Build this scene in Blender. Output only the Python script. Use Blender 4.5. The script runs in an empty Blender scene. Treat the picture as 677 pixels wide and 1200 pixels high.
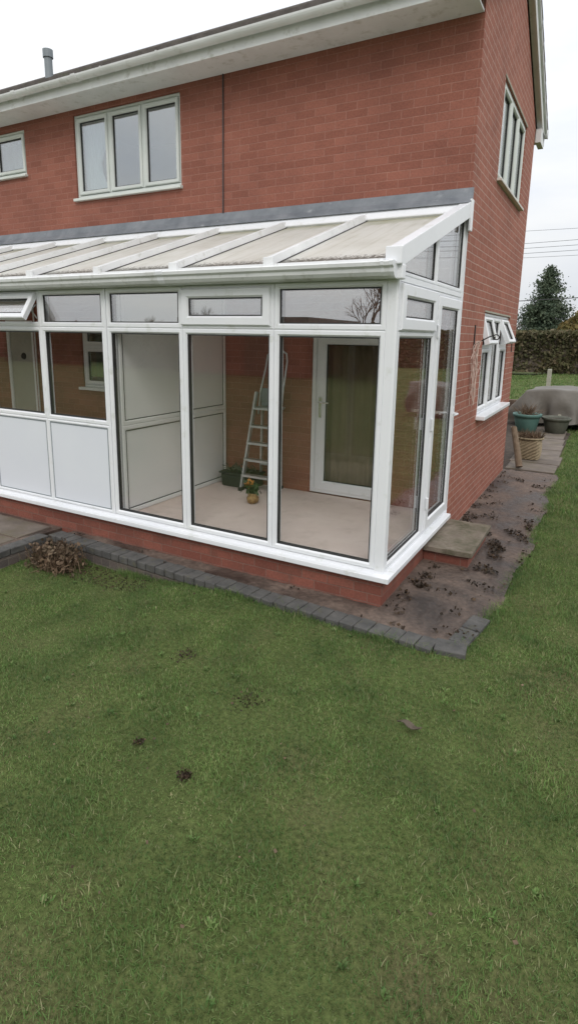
import bpy, bmesh, math, random
import numpy as np
from mathutils import Vector, Matrix, noise as mnoise
random.seed(7); rng = np.random.default_rng(7)
SC = bpy.context.scene
COL = SC.collection
R = math.radians

# ------------------------------------------------------------------ materials
def newmat(name):
    m = bpy.data.materials.new(name); m.use_nodes = True
    nt = m.node_tree; nt.nodes.clear()
    out = nt.nodes.new('ShaderNodeOutputMaterial')
    return m, nt, out
def N(nt, typ, **kw):
    n = nt.nodes.new(typ)
    for k, v in kw.items():
        if k in n.inputs: n.inputs[k].default_value = v
        else: setattr(n, k, v)
    return n
def L(nt, a, ao, b, bi): nt.links.new(a.outputs[ao], b.inputs[bi])
def ramp(nt, stops):
    r = nt.nodes.new('ShaderNodeValToRGB'); e = r.color_ramp.elements
    while len(e) < len(stops): e.new(.5)
    for i, (p, c) in enumerate(stops):
        e[i].position = p; e[i].color = (*c, 1) if len(c) == 3 else c
    return r
def rgba(c): return (*c, 1)

def surf(name, c1, c2, scale=3.0, rough=.6, bump=0.0, bscale=40, detail=6, spec=.5, dirt=None, dscale=1.2, metal=0, lo=.35, hi=.65, coords='Object', dist=.01):
    """two-tone noisy surface, optional dirt patches and bump"""
    m, nt, out = newmat(name)
    tc = N(nt, 'ShaderNodeTexCoord')
    n1 = N(nt, 'ShaderNodeTexNoise', Scale=scale, Detail=detail, Roughness=.6); L(nt, tc, coords, n1, 'Vector')
    r = ramp(nt, [(lo, c1), (hi, c2)]); L(nt, n1, 'Fac', r, 'Fac')
    b = N(nt, 'ShaderNodeBsdfPrincipled', Roughness=rough); b.inputs['Specular IOR Level'].default_value = spec
    b.inputs['Metallic'].default_value = metal
    last, lo_ = r, 'Color'
    if dirt:
        n2 = N(nt, 'ShaderNodeTexNoise', Scale=dscale, Detail=8, Roughness=.65); L(nt, tc, coords, n2, 'Vector')
        r2 = ramp(nt, [(dirt[1], (0, 0, 0)), (dirt[2], (1, 1, 1))]); L(nt, n2, 'Fac', r2, 'Fac')
        mx = N(nt, 'ShaderNodeMix', data_type='RGBA'); L(nt, r2, 'Color', mx, 'Factor')
        L(nt, r, 'Color', mx, 6); mx.inputs[7].default_value = rgba(dirt[0]); last, lo_ = mx, 2
    nt.links.new(last.outputs[lo_], b.inputs['Base Color'])
    if bump:
        n3 = N(nt, 'ShaderNodeTexNoise', Scale=bscale, Detail=5); L(nt, tc, coords, n3, 'Vector')
        bp = N(nt, 'ShaderNodeBump', Strength=bump, Distance=dist); L(nt, n3, 'Fac', bp, 'Height'); L(nt, bp, 'Normal', b, 'Normal')
    L(nt, b, 'BSDF', out, 'Surface')
    return m

def brickmat(name, c1, c2, mortar, w=.225, h=.075, ms=.005, stain=None, bump=.6, rough=.85, off=.5, squash=1):
    m, nt, out = newmat(name)
    tc = N(nt, 'ShaderNodeTexCoord')
    # slight wobble of the courses
    nw = N(nt, 'ShaderNodeTexNoise', Scale=6.0, Detail=2); L(nt, tc, 'UV', nw, 'Vector')
    sc_ = N(nt, 'ShaderNodeVectorMath', operation='SCALE'); L(nt, nw, 'Color', sc_, 0); sc_.inputs['Scale'].default_value = .006
    ad = N(nt, 'ShaderNodeVectorMath', operation='ADD'); L(nt, tc, 'UV', ad, 0); L(nt, sc_, 0, ad, 1)
    br = N(nt, 'ShaderNodeTexBrick', Scale=1.0); br.offset = off
    br.inputs['Brick Width'].default_value = w; br.inputs['Row Height'].default_value = h
    br.inputs['Mortar Size'].default_value = ms; br.inputs['Mortar Smooth'].default_value = .25
    br.inputs['Bias'].default_value = -.1
    br.inputs['Color1'].default_value = rgba(c1); br.inputs['Color2'].default_value = rgba(c2); br.inputs['Mortar'].default_value = rgba(mortar)
    L(nt, ad, 0, br, 'Vector')
    n1 = N(nt, 'ShaderNodeTexNoise', Scale=1.6, Detail=7, Roughness=.6); L(nt, tc, 'UV', n1, 'Vector')
    r1 = ramp(nt, [(.3, (.84, .84, .85)), (.7, (1.12, 1.1, 1.08))]); L(nt, n1, 'Fac', r1, 'Fac')
    mx = N(nt, 'ShaderNodeMix', data_type='RGBA', blend_type='MULTIPLY'); mx.inputs['Factor'].default_value = 1
    L(nt, br, 'Color', mx, 6); L(nt, r1, 'Color', mx, 7)
    n2 = N(nt, 'ShaderNodeTexNoise', Scale=55.0, Detail=4, Roughness=.7); L(nt, tc, 'UV', n2, 'Vector')
    r2 = ramp(nt, [(.3, (.8, .8, .8)), (.7, (1.18, 1.18, 1.18))]); L(nt, n2, 'Fac', r2, 'Fac')
    mx2 = N(nt, 'ShaderNodeMix', data_type='RGBA', blend_type='MULTIPLY'); mx2.inputs['Factor'].default_value = 1
    L(nt, mx, 2, mx2, 6); L(nt, r2, 'Color', mx2, 7)
    last = mx2
    if stain:   # (colour, ramp lo, ramp hi, scale): efflorescence or grime with its own shape
        n4 = N(nt, 'ShaderNodeTexNoise', Scale=stain[3], Detail=9, Roughness=.7); L(nt, tc, 'UV', n4, 'Vector')
        r4 = ramp(nt, [(stain[1], (0, 0, 0)), (stain[2], (.6, .6, .6))]); L(nt, n4, 'Fac', r4, 'Fac')
        mx3 = N(nt, 'ShaderNodeMix', data_type='RGBA'); L(nt, r4, 'Color', mx3, 'Factor'); L(nt, mx2, 2, mx3, 6)
        mx3.inputs[7].default_value = rgba(stain[0]); last = mx3
    b = N(nt, 'ShaderNodeBsdfPrincipled', Roughness=rough); b.inputs['Specular IOR Level'].default_value = .25
    L(nt, last, 2, b, 'Base Color')
    inv = N(nt, 'ShaderNodeMath', operation='SUBTRACT'); inv.inputs[0].default_value = 1; L(nt, br, 'Fac', inv, 1)
    am = N(nt, 'ShaderNodeMath', operation='MULTIPLY_ADD'); L(nt, n2, 'Fac', am, 0); am.inputs[1].default_value = .35; L(nt, inv, 'Value', am, 2)
    bp = N(nt, 'ShaderNodeBump', Strength=bump, Distance=.006); L(nt, am, 'Value', bp, 'Height'); L(nt, bp, 'Normal', b, 'Normal')
    L(nt, b, 'BSDF', out, 'Surface')
    return m

def glassmat(name, tint=(.90, .94, .92), ior=1.6, rough=0.0):
    m, nt, out = newmat(name)
    g = N(nt, 'ShaderNodeNewGeometry')
    mr = N(nt, 'ShaderNodeMapRange'); L(nt, g, 'Backfacing', mr, 'Value')
    mr.inputs['To Min'].default_value = ior; mr.inputs['To Max'].default_value = 1 / ior
    fr = N(nt, 'ShaderNodeFresnel'); L(nt, mr, 'Result', fr, 'IOR')
    tr = N(nt, 'ShaderNodeBsdfTransparent', Color=rgba(tint))
    gl = N(nt, 'ShaderNodeBsdfGlossy', Color=(1, 1, 1, 1), Roughness=rough)
    mx = N(nt, 'ShaderNodeMixShader'); L(nt, fr, 'Fac', mx, 'Fac'); L(nt, tr, 'BSDF', mx, 1); L(nt, gl, 'BSDF', mx, 2)
    # faint wobble of the sealed unit
    tc = N(nt, 'ShaderNodeTexCoord'); nz = N(nt, 'ShaderNodeTexNoise', Scale=1.1, Detail=1); L(nt, tc, 'Object', nz, 'Vector')
    bp = N(nt, 'ShaderNodeBump', Strength=.12, Distance=.01); L(nt, nz, 'Fac', bp, 'Height'); L(nt, bp, 'Normal', gl, 'Normal')
    L(nt, mx, 'Shader', out, 'Surface')
    return m

def leafmat(name, cols, rough=.7, scale=.6, trans=.25):
    m, nt, out = newmat(name)
    g = N(nt, 'ShaderNodeNewGeometry')
    stops = [(i / max(1, len(cols) - 1), c) for i, c in enumerate(cols)]
    r = ramp(nt, stops); L(nt, g, 'Random Per Island', r, 'Fac')
    tc = N(nt, 'ShaderNodeTexCoord'); n1 = N(nt, 'ShaderNodeTexNoise', Scale=scale, Detail=5, Roughness=.65); L(nt, tc, 'Object', n1, 'Vector')
    r1 = ramp(nt, [(.32, (.58, .64, .58)), (.68, (1.45, 1.34, 1.2))]); L(nt, n1, 'Fac', r1, 'Fac')
    mx = N(nt, 'ShaderNodeMix', data_type='RGBA', blend_type='MULTIPLY'); mx.inputs['Factor'].default_value = 1
    L(nt, r, 'Color', mx, 6); L(nt, r1, 'Color', mx, 7)
    b = N(nt, 'ShaderNodeBsdfPrincipled', Roughness=rough); b.inputs['Specular IOR Level'].default_value = .2
    L(nt, mx, 2, b, 'Base Color')
    t = N(nt, 'ShaderNodeBsdfTranslucent'); L(nt, mx, 2, t, 'Color')
    ms = N(nt, 'ShaderNodeMixShader'); ms.inputs['Fac'].default_value = trans; L(nt, b, 'BSDF', ms, 1); L(nt, t, 'BSDF', ms, 2)
    L(nt, ms, 'Shader', out, 'Surface')
    return m

def roofsheetmat():
    m, nt, out = newmat('polycarbonate_sheet')
    tc = N(nt, 'ShaderNodeTexCoord')
    sep = N(nt, 'ShaderNodeSeparateXYZ'); L(nt, tc, 'UV', sep, 'Vector')       # UV = (x, distance up the slope)
    n1 = N(nt, 'ShaderNodeTexNoise', Scale=2.2, Detail=8, Roughness=.65); L(nt, tc, 'UV', n1, 'Vector')
    r1 = ramp(nt, [(.3, (.76, .745, .69)), (.5, (.86, .85, .81)), (.72, (.90, .895, .87))]); L(nt, n1, 'Fac', r1, 'Fac')
    mps = N(nt, 'ShaderNodeMapping'); mps.inputs['Scale'].default_value = (16, .9, 1); L(nt, tc, 'UV', mps, 'Vector')
    ns = N(nt, 'ShaderNodeTexNoise', Scale=1.0, Detail=6, Roughness=.7); L(nt, mps, 'Vector', ns, 'Vector')
    rs_ = ramp(nt, [(.30, (.74, .72, .64)), (.48, (.98, .975, .96)), (.7, (1.03, 1.03, 1.03))]); L(nt, ns, 'Fac', rs_, 'Fac')
    mst = N(nt, 'ShaderNodeMix', data_type='RGBA', blend_type='MULTIPLY'); mst.inputs['Factor'].default_value = .8; L(nt, r1, 'Color', mst, 6); L(nt, rs_, 'Color', mst, 7)
    # algae band near the top of the slope, with a wandering edge
    ma = N(nt, 'ShaderNodeMath', operation='MULTIPLY_ADD'); L(nt, n1, 'Fac', ma, 0); ma.inputs[1].default_value = .9; L(nt, sep, 'Y', ma, 2)
    ra = ramp(nt, [(.0, (0, 0, 0)), (1, (1, 1, 1))])
    mr = N(nt, 'ShaderNodeMapRange'); L(nt, ma, 'Value', mr, 'Value'); mr.inputs['From Min'].default_value = 2.05; mr.inputs['From Max'].default_value = 2.3
    mx = N(nt, 'ShaderNodeMix', data_type='RGBA'); mu = N(nt, 'ShaderNodeMath', operation='MULTIPLY'); L(nt, mr, 'Result', mu, 0); mu.inputs[1].default_value = .65
    L(nt, mu, 'Value', mx, 'Factor'); L(nt, mst, 2, mx, 6); mx.inputs[7].default_value = (.42, .41, .22, 1)
    # dirt speckles gathered at the lower edge
    n2 = N(nt, 'ShaderNodeTexNoise', Scale=38, Detail=6, Roughness=.75); L(nt, tc, 'UV', n2, 'Vector')
    mr2 = N(nt, 'ShaderNodeMapRange'); L(nt, sep, 'Y', mr2, 'Value'); mr2.inputs['From Min'].default_value = 0.0; mr2.inputs['From Max'].default_value = .30
    mr2.inputs['To Min'].default_value = .29; mr2.inputs['To Max'].default_value = -.06
    ad = N(nt, 'ShaderNodeMath', operation='ADD'); L(nt, n2, 'Fac', ad, 0); L(nt, mr2, 'Result', ad, 1)
    r3 = ramp(nt, [(.57, (0, 0, 0)), (.66, (.85, .85, .85))]); L(nt, ad, 'Value', r3, 'Fac')
    mx2 = N(nt, 'ShaderNodeMix', data_type='RGBA'); L(nt, r3, 'Color', mx2, 'Factor'); L(nt, mx, 2, mx2, 6); mx2.inputs[7].default_value = (.09, .075, .05, 1)
    b = N(nt, 'ShaderNodeBsdfPrincipled', Roughness=.35); L(nt, mx2, 2, b, 'Base Color')
    t = N(nt, 'ShaderNodeBsdfTranslucent'); L(nt, mx2, 2, t, 'Color')
    ms = N(nt, 'ShaderNodeMixShader'); ms.inputs['Fac'].default_value = .42; L(nt, b, 'BSDF', ms, 1); L(nt, t, 'BSDF', ms, 2)
    L(nt, ms, 'Shader', out, 'Surface')
    return m

M = {}
M['brick'] = brickmat('red_brick', (.245, .095, .068), (.298, .119, .086), (.33, .165, .128), ms=.004, stain=((.34, .20, .16), .62, .85, 5.0))
M['brick_lit_side'] = brickmat('red_brick_lit_side', (.31, .12, .084), (.36, .145, .104), (.47, .32, .265), ms=.0045, stain=((.42, .28, .23), .62, .85, 4.0))  # same house brick, light on the gable painted in: lighter, paler mortar
M['brick_base'] = brickmat('dwarf_wall_brick', (.20, .072, .052), (.27, .10, .072), (.21, .12, .095), ms=.0045, stain=((.10, .06, .045), .5, .72, 3.0))
M['upvc'] = surf('white_upvc', (.76, .775, .80), (.80, .81, .83), scale=2, rough=.32, dirt=((.52, .54, .47), .58, .82), dscale=6)
M['upvc_roof'] = surf('weathered_upvc', (.68, .69, .69), (.76, .77, .77), scale=4, rough=.45, dirt=((.40, .40, .34), .55, .8), dscale=9)
M['panel'] = surf('white_infill_panel', (.70, .725, .78), (.73, .755, .80), scale=1.2, rough=.4)
M['sage'] = surf('sage_frame', (.55, .585, .56), (.61, .64, .615), scale=3, rough=.45)
M['sage_pale'] = surf('pale_sage_frame', (.60, .64, .60), (.66, .69, .66), scale=3, rough=.45)
M['gasket'] = surf('rubber_gasket', (.02, .02, .02), (.04, .04, .04), rough=.7)
M['glass'] = glassmat('clear_glass', tint=(.98, .985, .98), ior=1.72)
M['glass_up'] = glassmat('upper_window_glass', tint=(.82, .88, .90), ior=2.9)
M['glass_top'] = glassmat('transom_glass', tint=(.93, .955, .945), ior=3.7)
M['glass_inner'] = glassmat('inner_door_glass', tint=(.95, .94, .91), ior=1.5)
M['roofsheet'] = roofsheetmat()
M['lead'] = surf('lead_flashing', (.125, .14, .16), (.20, .215, .235), scale=5, rough=.5, dirt=((.34, .36, .37), .60, .78), dscale=7, bump=.3, bscale=25)
M['carpet'] = surf('beige_floor', (.68, .56, .52), (.74, .63, .585), scale=2, rough=.95, bump=.35, bscale=120, spec=.1, dirt=((.58, .48, .44), .52, .80), dscale=6)
M['inwhite'] = surf('interior_white_panel', (.78, .79, .785), (.82, .82, .815), scale=1.5, rough=.5)
M['gutter'] = surf('gutter_plastic', (.62, .63, .62), (.72, .73, .73), scale=3, rough=.4, dirt=((.36, .36, .31), .56, .8), dscale=6)
M['sill_stone'] = surf('pale_sill', (.60, .57, .52), (.70, .67, .62), scale=6, rough=.7)
M['tile'] = surf('roof_tile', (.07, .06, .055), (.12, .105, .095), scale=7, rough=.9, dirt=((.10, .11, .06), .55, .75), dscale=4, bump=.5, bscale=30)
M['metal'] = surf('aluminium', (.50, .52, .52), (.62, .63, .63), scale=12, rough=.38, metal=.75)
M['chrome'] = surf('chrome_handle', (.70, .70, .70), (.75, .75, .75), rough=.2, metal=.9)
M['greyplastic'] = surf('grey_plastic', (.20, .23, .25), (.24, .27, .29), rough=.5)
M['blackplastic'] = surf('black_plastic', (.010, .012, .011), (.022, .026, .023), scale=10, rough=.4)
M['iron'] = surf('black_iron', (.012, .011, .011), (.03, .025, .022), scale=30, rough=.6)
M['twine'] = surf('pale_twine', (.55, .42, .36), (.66, .54, .48), scale=30, rough=.9)
M['concrete'] = surf('mossy_concrete', (.16, .13, .10), (.25, .21, .165), scale=9, rough=.92, dirt=((.085, .078, .045), .42, .66), dscale=5, bump=.5, bscale=60)
M['bluebrick'] = surf('blue_grey_brick', (.055, .054, .052), (.10, .096, .09), scale=8, rough=.85, dirt=((.09, .085, .05), .55, .75), dscale=9, bump=.5, bscale=70)
M['slab'] = surf('paving_slab', (.115, .095, .08), (.185, .152, .125), scale=4, rough=.9, dirt=((.12, .10, .065), .48, .68), dscale=2.3, bump=.35, bscale=60)
M['wood'] = surf('weathered_timber', (.13, .09, .055), (.20, .145, .10), scale=14, rough=.9, bump=.4, bscale=60)
M['greywood'] = surf('grey_timber', (.32, .31, .25), (.42, .41, .34), scale=9, rough=.9, bump=.4, bscale=50)
M['sleeper'] = surf('old_sleeper_timber', (.09, .06, .045), (.14, .10, .07), scale=9, rough=.95, bump=.4, bscale=50)
M['tarp'] = surf('grey_brown_cover', (.115, .104, .088), (.155, .14, .12), scale=2.2, rough=.62, dirt=((.14, .13, .115), .55, .75), dscale=1.6, bump=.35, bscale=8, dist=.03)
M['teal'] = surf('teal_plastic', (.07, .15, .13), (.09, .185, .16), scale=5, rough=.55)
M['greypot'] = surf('grey_green_pot', (.075, .08, .062), (.115, .118, .092), scale=6, rough=.7)
M['basket'] = surf('woven_straw', (.20, .155, .095), (.30, .24, .155), scale=30, rough=.9, bump=.7, bscale=70)
M['soil'] = surf('dark_soil', (.035, .025, .018), (.07, .05, .036), scale=12, rough=.95, bump=.8, bscale=40, dist=.02)
M['door_beige'] = surf('beige_door', (.36, .34, .28), (.40, .38, .32), scale=2, rough=.5)
M['curtain'] = surf('net_curtain', (.62, .64, .62), (.72, .73, .71), scale=3, rough=.9)
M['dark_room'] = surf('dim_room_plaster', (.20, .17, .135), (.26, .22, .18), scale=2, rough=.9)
M['orange'] = surf('orange_petal', (.50, .20, .04), (.62, .30, .07), scale=20, rough=.6)
M['gold'] = surf('gold_foil', (.45, .30, .12), (.22, .12, .06), scale=35, rough=.35, metal=.5)
M['leafgreen'] = surf('dark_leaf', (.03, .06, .02), (.06, .11, .035), scale=20, rough=.6)
M['bark'] = surf('bark', (.07, .055, .04), (.13, .105, .08), scale=14, rough=.95, bump=.5, bscale=40)
M['twig'] = surf('bare_twig', (.09, .07, .055), (.15, .12, .10), scale=4, rough=.95)
M['cable'] = surf('black_cable', (.03, .03, .032), (.05, .05, .055), rough=.6)
M['wire'] = surf('grey_wire', (.22, .23, .25), (.27, .28, .30), rough=.6)
M['conifer'] = leafmat('conifer_foliage', [(.055, .082, .060), (.08, .112, .08), (.11, .14, .10), (.065, .092, .07)], scale=.5, trans=.12)
M['hedgeleaf'] = leafmat('hedge_foliage', [(.085, .095, .045), (.12, .11, .065), (.065, .075, .038), (.15, .12, .08), (.10, .105, .055), (.20, .165, .12)], scale=.45)
M['bush'] = leafmat('russet_bush_foliage', [(.12, .10, .04), (.19, .14, .06), (.14, .13, .05), (.22, .18, .09)], scale=.8)
M['drystem'] = leafmat('dry_stems', [(.095, .065, .048), (.15, .105, .075), (.075, .052, .038), (.22, .165, .12)], scale=8, trans=.05)
M['litter'] = leafmat('leaf_litter', [(.022, .016, .013), (.05, .034, .024), (.028, .022, .018), (.085, .055, .035)], scale=5, trans=.0, rough=.55)
M['grass'] = leafmat('grass_blades', [(.098, .188, .056), (.130, .222, .072), (.082, .162, .048), (.185, .238, .10), (.108, .198, .060), (.30, .29, .18)], scale=3.0, trans=.3, rough=.55)

def lawnmat():
    m, nt, out = newmat('lawn_earth')
    tc = N(nt, 'ShaderNodeTexCoord')
    n1 = N(nt, 'ShaderNodeTexNoise', Scale=1.1, Detail=8, Roughness=.65); L(nt, tc, 'Object', n1, 'Vector')
    n2 = N(nt, 'ShaderNodeTexNoise', Scale=45, Detail=6, Roughness=.7); L(nt, tc, 'Object', n2, 'Vector')
    r1 = ramp(nt, [(.3, (.070, .090, .030)), (.5, (.095, .12, .040)), (.72, (.13, .118, .058))]); L(nt, n1, 'Fac', r1, 'Fac')
    r2 = ramp(nt, [(.3, (.5, .5, .5)), (.7, (1.4, 1.4, 1.4))]); L(nt, n2, 'Fac', r2, 'Fac')
    mx = N(nt, 'ShaderNodeMix', data_type='RGBA', blend_type='MULTIPLY'); mx.inputs['Factor'].default_value = 1; L(nt, r1, 'Color', mx, 6); L(nt, r2, 'Color', mx, 7)
    b = N(nt, 'ShaderNodeBsdfPrincipled', Roughness=.95); b.inputs['Specular IOR Level'].default_value = .1; L(nt, mx, 2, b, 'Base Color')
    bp = N(nt, 'ShaderNodeBump', Strength=.8, Distance=.02); L(nt, n2, 'Fac', bp, 'Height'); L(nt, bp, 'Normal', b, 'Normal')
    L(nt, b, 'BSDF', out, 'Surface'); return m
M['lawn'] = lawnmat()

def mudmat():
    m, nt, out = newmat('wet_muddy_path')
    tc = N(nt, 'ShaderNodeTexCoord')
    n1 = N(nt, 'ShaderNodeTexNoise', Scale=1.3, Detail=9, Roughness=.62); n1.inputs['Distortion'].default_value = .6; L(nt, tc, 'Object', n1, 'Vector')
    n2 = N(nt, 'ShaderNodeTexNoise', Scale=26, Detail=8, Roughness=.75); L(nt, tc, 'Object', n2, 'Vector')
    r1 = ramp(nt, [(.36, (.035, .027, .023)), (.46, (.085, .064, .053)), (.58, (.145, .108, .088)), (.70, (.17, .13, .105)), (.8, (.08, .06, .05))]); L(nt, n1, 'Fac', r1, 'Fac')
    r2 = ramp(nt, [(.3, (.5, .5, .5)), (.7, (1.45, 1.4, 1.35))]); L(nt, n2, 'Fac', r2, 'Fac')
    mx = N(nt, 'ShaderNodeMix', data_type='RGBA', blend_type='MULTIPLY'); mx.inputs['Factor'].default_value = 1; L(nt, r1, 'Color', mx, 6); L(nt, r2, 'Color', mx, 7)
    b = N(nt, 'ShaderNodeBsdfPrincipled'); b.inputs['Specular IOR Level'].default_value = .45; L(nt, mx, 2, b, 'Base Color')
    rr = ramp(nt, [(.38, (.38, .38, .38)), (.55, (.8, .8, .8))]); L(nt, n1, 'Fac', rr, 'Fac'); L(nt, rr, 'Color', b, 'Roughness')
    bp = N(nt, 'ShaderNodeBump', Strength=.8, Distance=.012); L(nt, n2, 'Fac', bp, 'Height'); L(nt, bp, 'Normal', b, 'Normal')
    L(nt, b, 'BSDF', out, 'Surface'); return m
M['mud'] = mudmat()

# ------------------------------------------------------------------ object helpers
def root_origin(o):
    while o.parent: o = o.parent
    return Vector(o.location)
def tag(o, label=None, cat=None, group=None, kind=None):
    if label: o['label'] = label
    if cat: o['category'] = cat
    if group: o['group'] = group
    if kind: o['kind'] = kind
    return o
def thing(name, label, cat, loc, group=None):
    o = bpy.data.objects.new(name, None); COL.objects.link(o); o.location = loc; o.empty_display_size = .1
    return tag(o, label, cat, group)
def boxuv(me):
    uv = me.uv_layers.new(name='UVMap'); 
    for p in me.polygons:
        n = p.normal; a = [abs(c) for c in n]
        for li in p.loop_indices:
            c = me.vertices[me.loops[li].vertex_index].co
            if a[2] >= a[0] and a[2] >= a[1]: uv.data[li].uv = (c.x, c.y)
            elif a[0] > a[1]: uv.data[li].uv = (c.y - 1.82, c.z)
            else: uv.data[li].uv = (c.x, c.z)
def obj(name, bm, mat, parent=None, smooth=False, recalc=True, loc=None, bevel=0):
    if recalc: bmesh.ops.recalc_face_normals(bm, faces=bm.faces)
    me = bpy.data.meshes.new(name); bm.to_mesh(me); bm.free()
    boxuv(me)
    org = root_origin(parent) if parent else Vector(loc or (0, 0, 0))
    me.transform(Matrix.Translation(-org))
    me.materials.append(M[mat] if isinstance(mat, str) else mat)
    if smooth:
        for p in me.polygons: p.use_smooth = True
    o = bpy.data.objects.new(name, me); COL.objects.link(o)
    if parent: o.parent = parent
    else: o.location = org
    if bevel:
        md = o.modifiers.new('bevel', 'BEVEL'); md.width = bevel; md.segments = 2; md.limit_method = 'ANGLE'; md.angle_limit = R(40)
    return o
def copy_tree(o, parent=None):
    c = o.copy(); COL.objects.link(c)
    if parent: c.parent = parent
    for ch in list(o.children): copy_tree(ch, c)
    return c
def box(bm, x0, x1, y0, y1, z0, z1, rot=None, piv=None):
    r = bmesh.ops.create_cube(bm, size=1)['verts']
    for v in r:
        v.co = Vector(((x0 + x1) / 2 + v.co.x * (x1 - x0), (y0 + y1) / 2 + v.co.y * (y1 - y0), (z0 + z1) / 2 + v.co.z * (z1 - z0)))
    if rot: bmesh.ops.rotate(bm, verts=r, cent=piv or ((x0 + x1) / 2, (y0 + y1) / 2, (z0 + z1) / 2), matrix=rot)
    return r
def B(*a, **k):
    bm = bmesh.new(); box(bm, *a, **k); return bm
def tube(bm, pts, rad, seg=8, cap=True):
    pts = [Vector(p) for p in pts]; n = len(pts)
    rads = rad if isinstance(rad, (list, tuple)) else [rad] * n
    rings = []; prev = None
    for i, p in enumerate(pts):
        t = (pts[min(i + 1, n - 1)] - pts[max(i - 1, 0)]).normalized()
        if prev is None:
            a = Vector((0, 0, 1)) if abs(t.z) < .9 else Vector((1, 0, 0)); u = t.cross(a).normalized()
        else: u = (prev - t * prev.dot(t)).normalized()
        prev = u; w = t.cross(u)
        rings.append([bm.verts.new(p + (u * math.cos(2 * math.pi * k / seg) + w * math.sin(2 * math.pi * k / seg)) * rads[i]) for k in range(seg)])
    for i in range(n - 1):
        for k in range(seg):
            bm.faces.new((rings[i][k], rings[i][(k + 1) % seg], rings[i + 1][(k + 1) % seg], rings[i + 1][k]))
    if cap:
        bm.faces.new(rings[0][::-1]); bm.faces.new(rings[-1])
def TB(pts, rad, seg=8):
    bm = bmesh.new(); tube(bm, pts, rad, seg); return bm
def lathe(bm, prof, c, seg=24, wob=0, close=True):
    rings = []
    for (r, z) in prof:
        rings.append([bm.verts.new((c[0] + r * (1 + wob * math.sin(3 * t + z * 9)) * math.cos(t), c[1] + r * (1 + wob * math.sin(3 * t + z * 9)) * math.sin(t), c[2] + z)) for t in [2 * math.pi * k / seg for k in range(seg)]])
    for i in range(len(rings) - 1):
        for k in range(seg): bm.faces.new((rings[i][k], rings[i][(k + 1) % seg], rings[i + 1][(k + 1) % seg], rings[i + 1][k]))
    if close: bm.faces.new(rings[0][::-1]); bm.faces.new(rings[-1])
def extrude_x(bm, prof, x0, x1):           # prof: (y, z) closed polygon
    a = [bm.verts.new((x0, y, z)) for y, z in prof]; b = [bm.verts.new((x1, y, z)) for y, z in prof]
    n = len(prof)
    for i in range(n): bm.faces.new((a[i], a[(i + 1) % n], b[(i + 1) % n], b[i]))
    bm.faces.new(a[::-1]); bm.faces.new(b)
def prism(bm, T, poly, n0, n1):            # polygon in plane T between depths
    a = [bm.verts.new(T(u, v, n0)) for u, v in poly]; b = [bm.verts.new(T(u, v, n1)) for u, v in poly]; n = len(poly)
    for i in range(n): bm.faces.new((a[i], a[(i + 1) % n], b[(i + 1) % n], b[i]))
    bm.faces.new(a[::-1]); bm.faces.new(b)
def inset(poly, d):
    n = len(poly); out = []
    ar = sum(poly[i][0] * poly[(i + 1) % n][1] - poly[(i + 1) % n][0] * poly[i][1] for i in range(n))
    s = 1 if ar > 0 else -1
    for i in range(n):
        p0, p1, p2 = poly[i - 1], poly[i], poly[(i + 1) % n]
        e1 = Vector((p1[0] - p0[0], p1[1] - p0[1])).normalized(); e2 = Vector((p2[0] - p1[0], p2[1] - p1[1])).normalized()
        n1 = Vector((-e1.y, e1.x)) * s; n2 = Vector((-e2.y, e2.x)) * s
        den = 1 + n1.dot(n2); k = (n1 + n2) / den
        out.append((p1[0] + k.x * d, p1[1] + k.y * d))
    return out
def ring(bm, T, poly, w, n0, n1, ch=.008, ch2=.014):
    """mitred frame: polygon outline, width w inward, depth n0 (back) to n1 (front), chamfered edges"""
    prof = [(0, n0), (0, n1 - ch), (ch, n1), (w - ch2, n1), (w, n1 - ch2), (w, n0)]
    loops = [[bm.verts.new(T(u, v, d)) for u, v in inset(poly, i)] for i, d in prof]
    n = len(poly)
    for a in range(len(prof)):
        A, Bq = loops[a], loops[(a + 1) % len(prof)]
        for i in range(n): bm.faces.new((A[i], A[(i + 1) % n], Bq[(i + 1) % n], Bq[i]))
def rect(u0, u1, v0, v1): return [(u0, v0), (u1, v0), (u1, v1), (u0, v1)]
def TF(y0): return lambda u, v, n: Vector((u, y0 - n, v))        # plane facing -y
def TS(x0): return lambda u, v, n: Vector((x0 + n, u, v))        # plane facing +x
def npmesh(name, verts, faces, mat, parent=None, loc=(0, 0, 0), extra=None):
    me = bpy.data.meshes.new(name)
    verts = np.asarray(verts, np.float32) - np.array(loc, np.float32)
    me.vertices.add(len(verts)); me.vertices.foreach_set('co', verts.ravel())
    tot = []; starts = []; s = 0; idx = []
    for f in faces:                         # list of index arrays (n,k)
        k = f.shape[1]; idx.append(f.ravel()); starts.append(np.arange(len(f)) * k + s); s += f.size; tot.append(np.full(len(f), k))
    idx = np.concatenate(idx).astype(np.int32); starts = np.concatenate(starts).astype(np.int32); tot = np.concatenate(tot).astype(np.int32)
    me.loops.add(len(idx)); me.loops.foreach_set('vertex_index', idx)
    me.polygons.add(len(starts)); me.polygons.foreach_set('loop_start', starts); me.polygons.foreach_set('loop_total', tot)
    me.update(calc_edges=True); me.validate()
    me.materials.append(M[mat])
    o = bpy.data.objects.new(name, me); COL.objects.link(o)
    if parent: o.parent = parent
    else: o.location = loc
    return o
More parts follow.
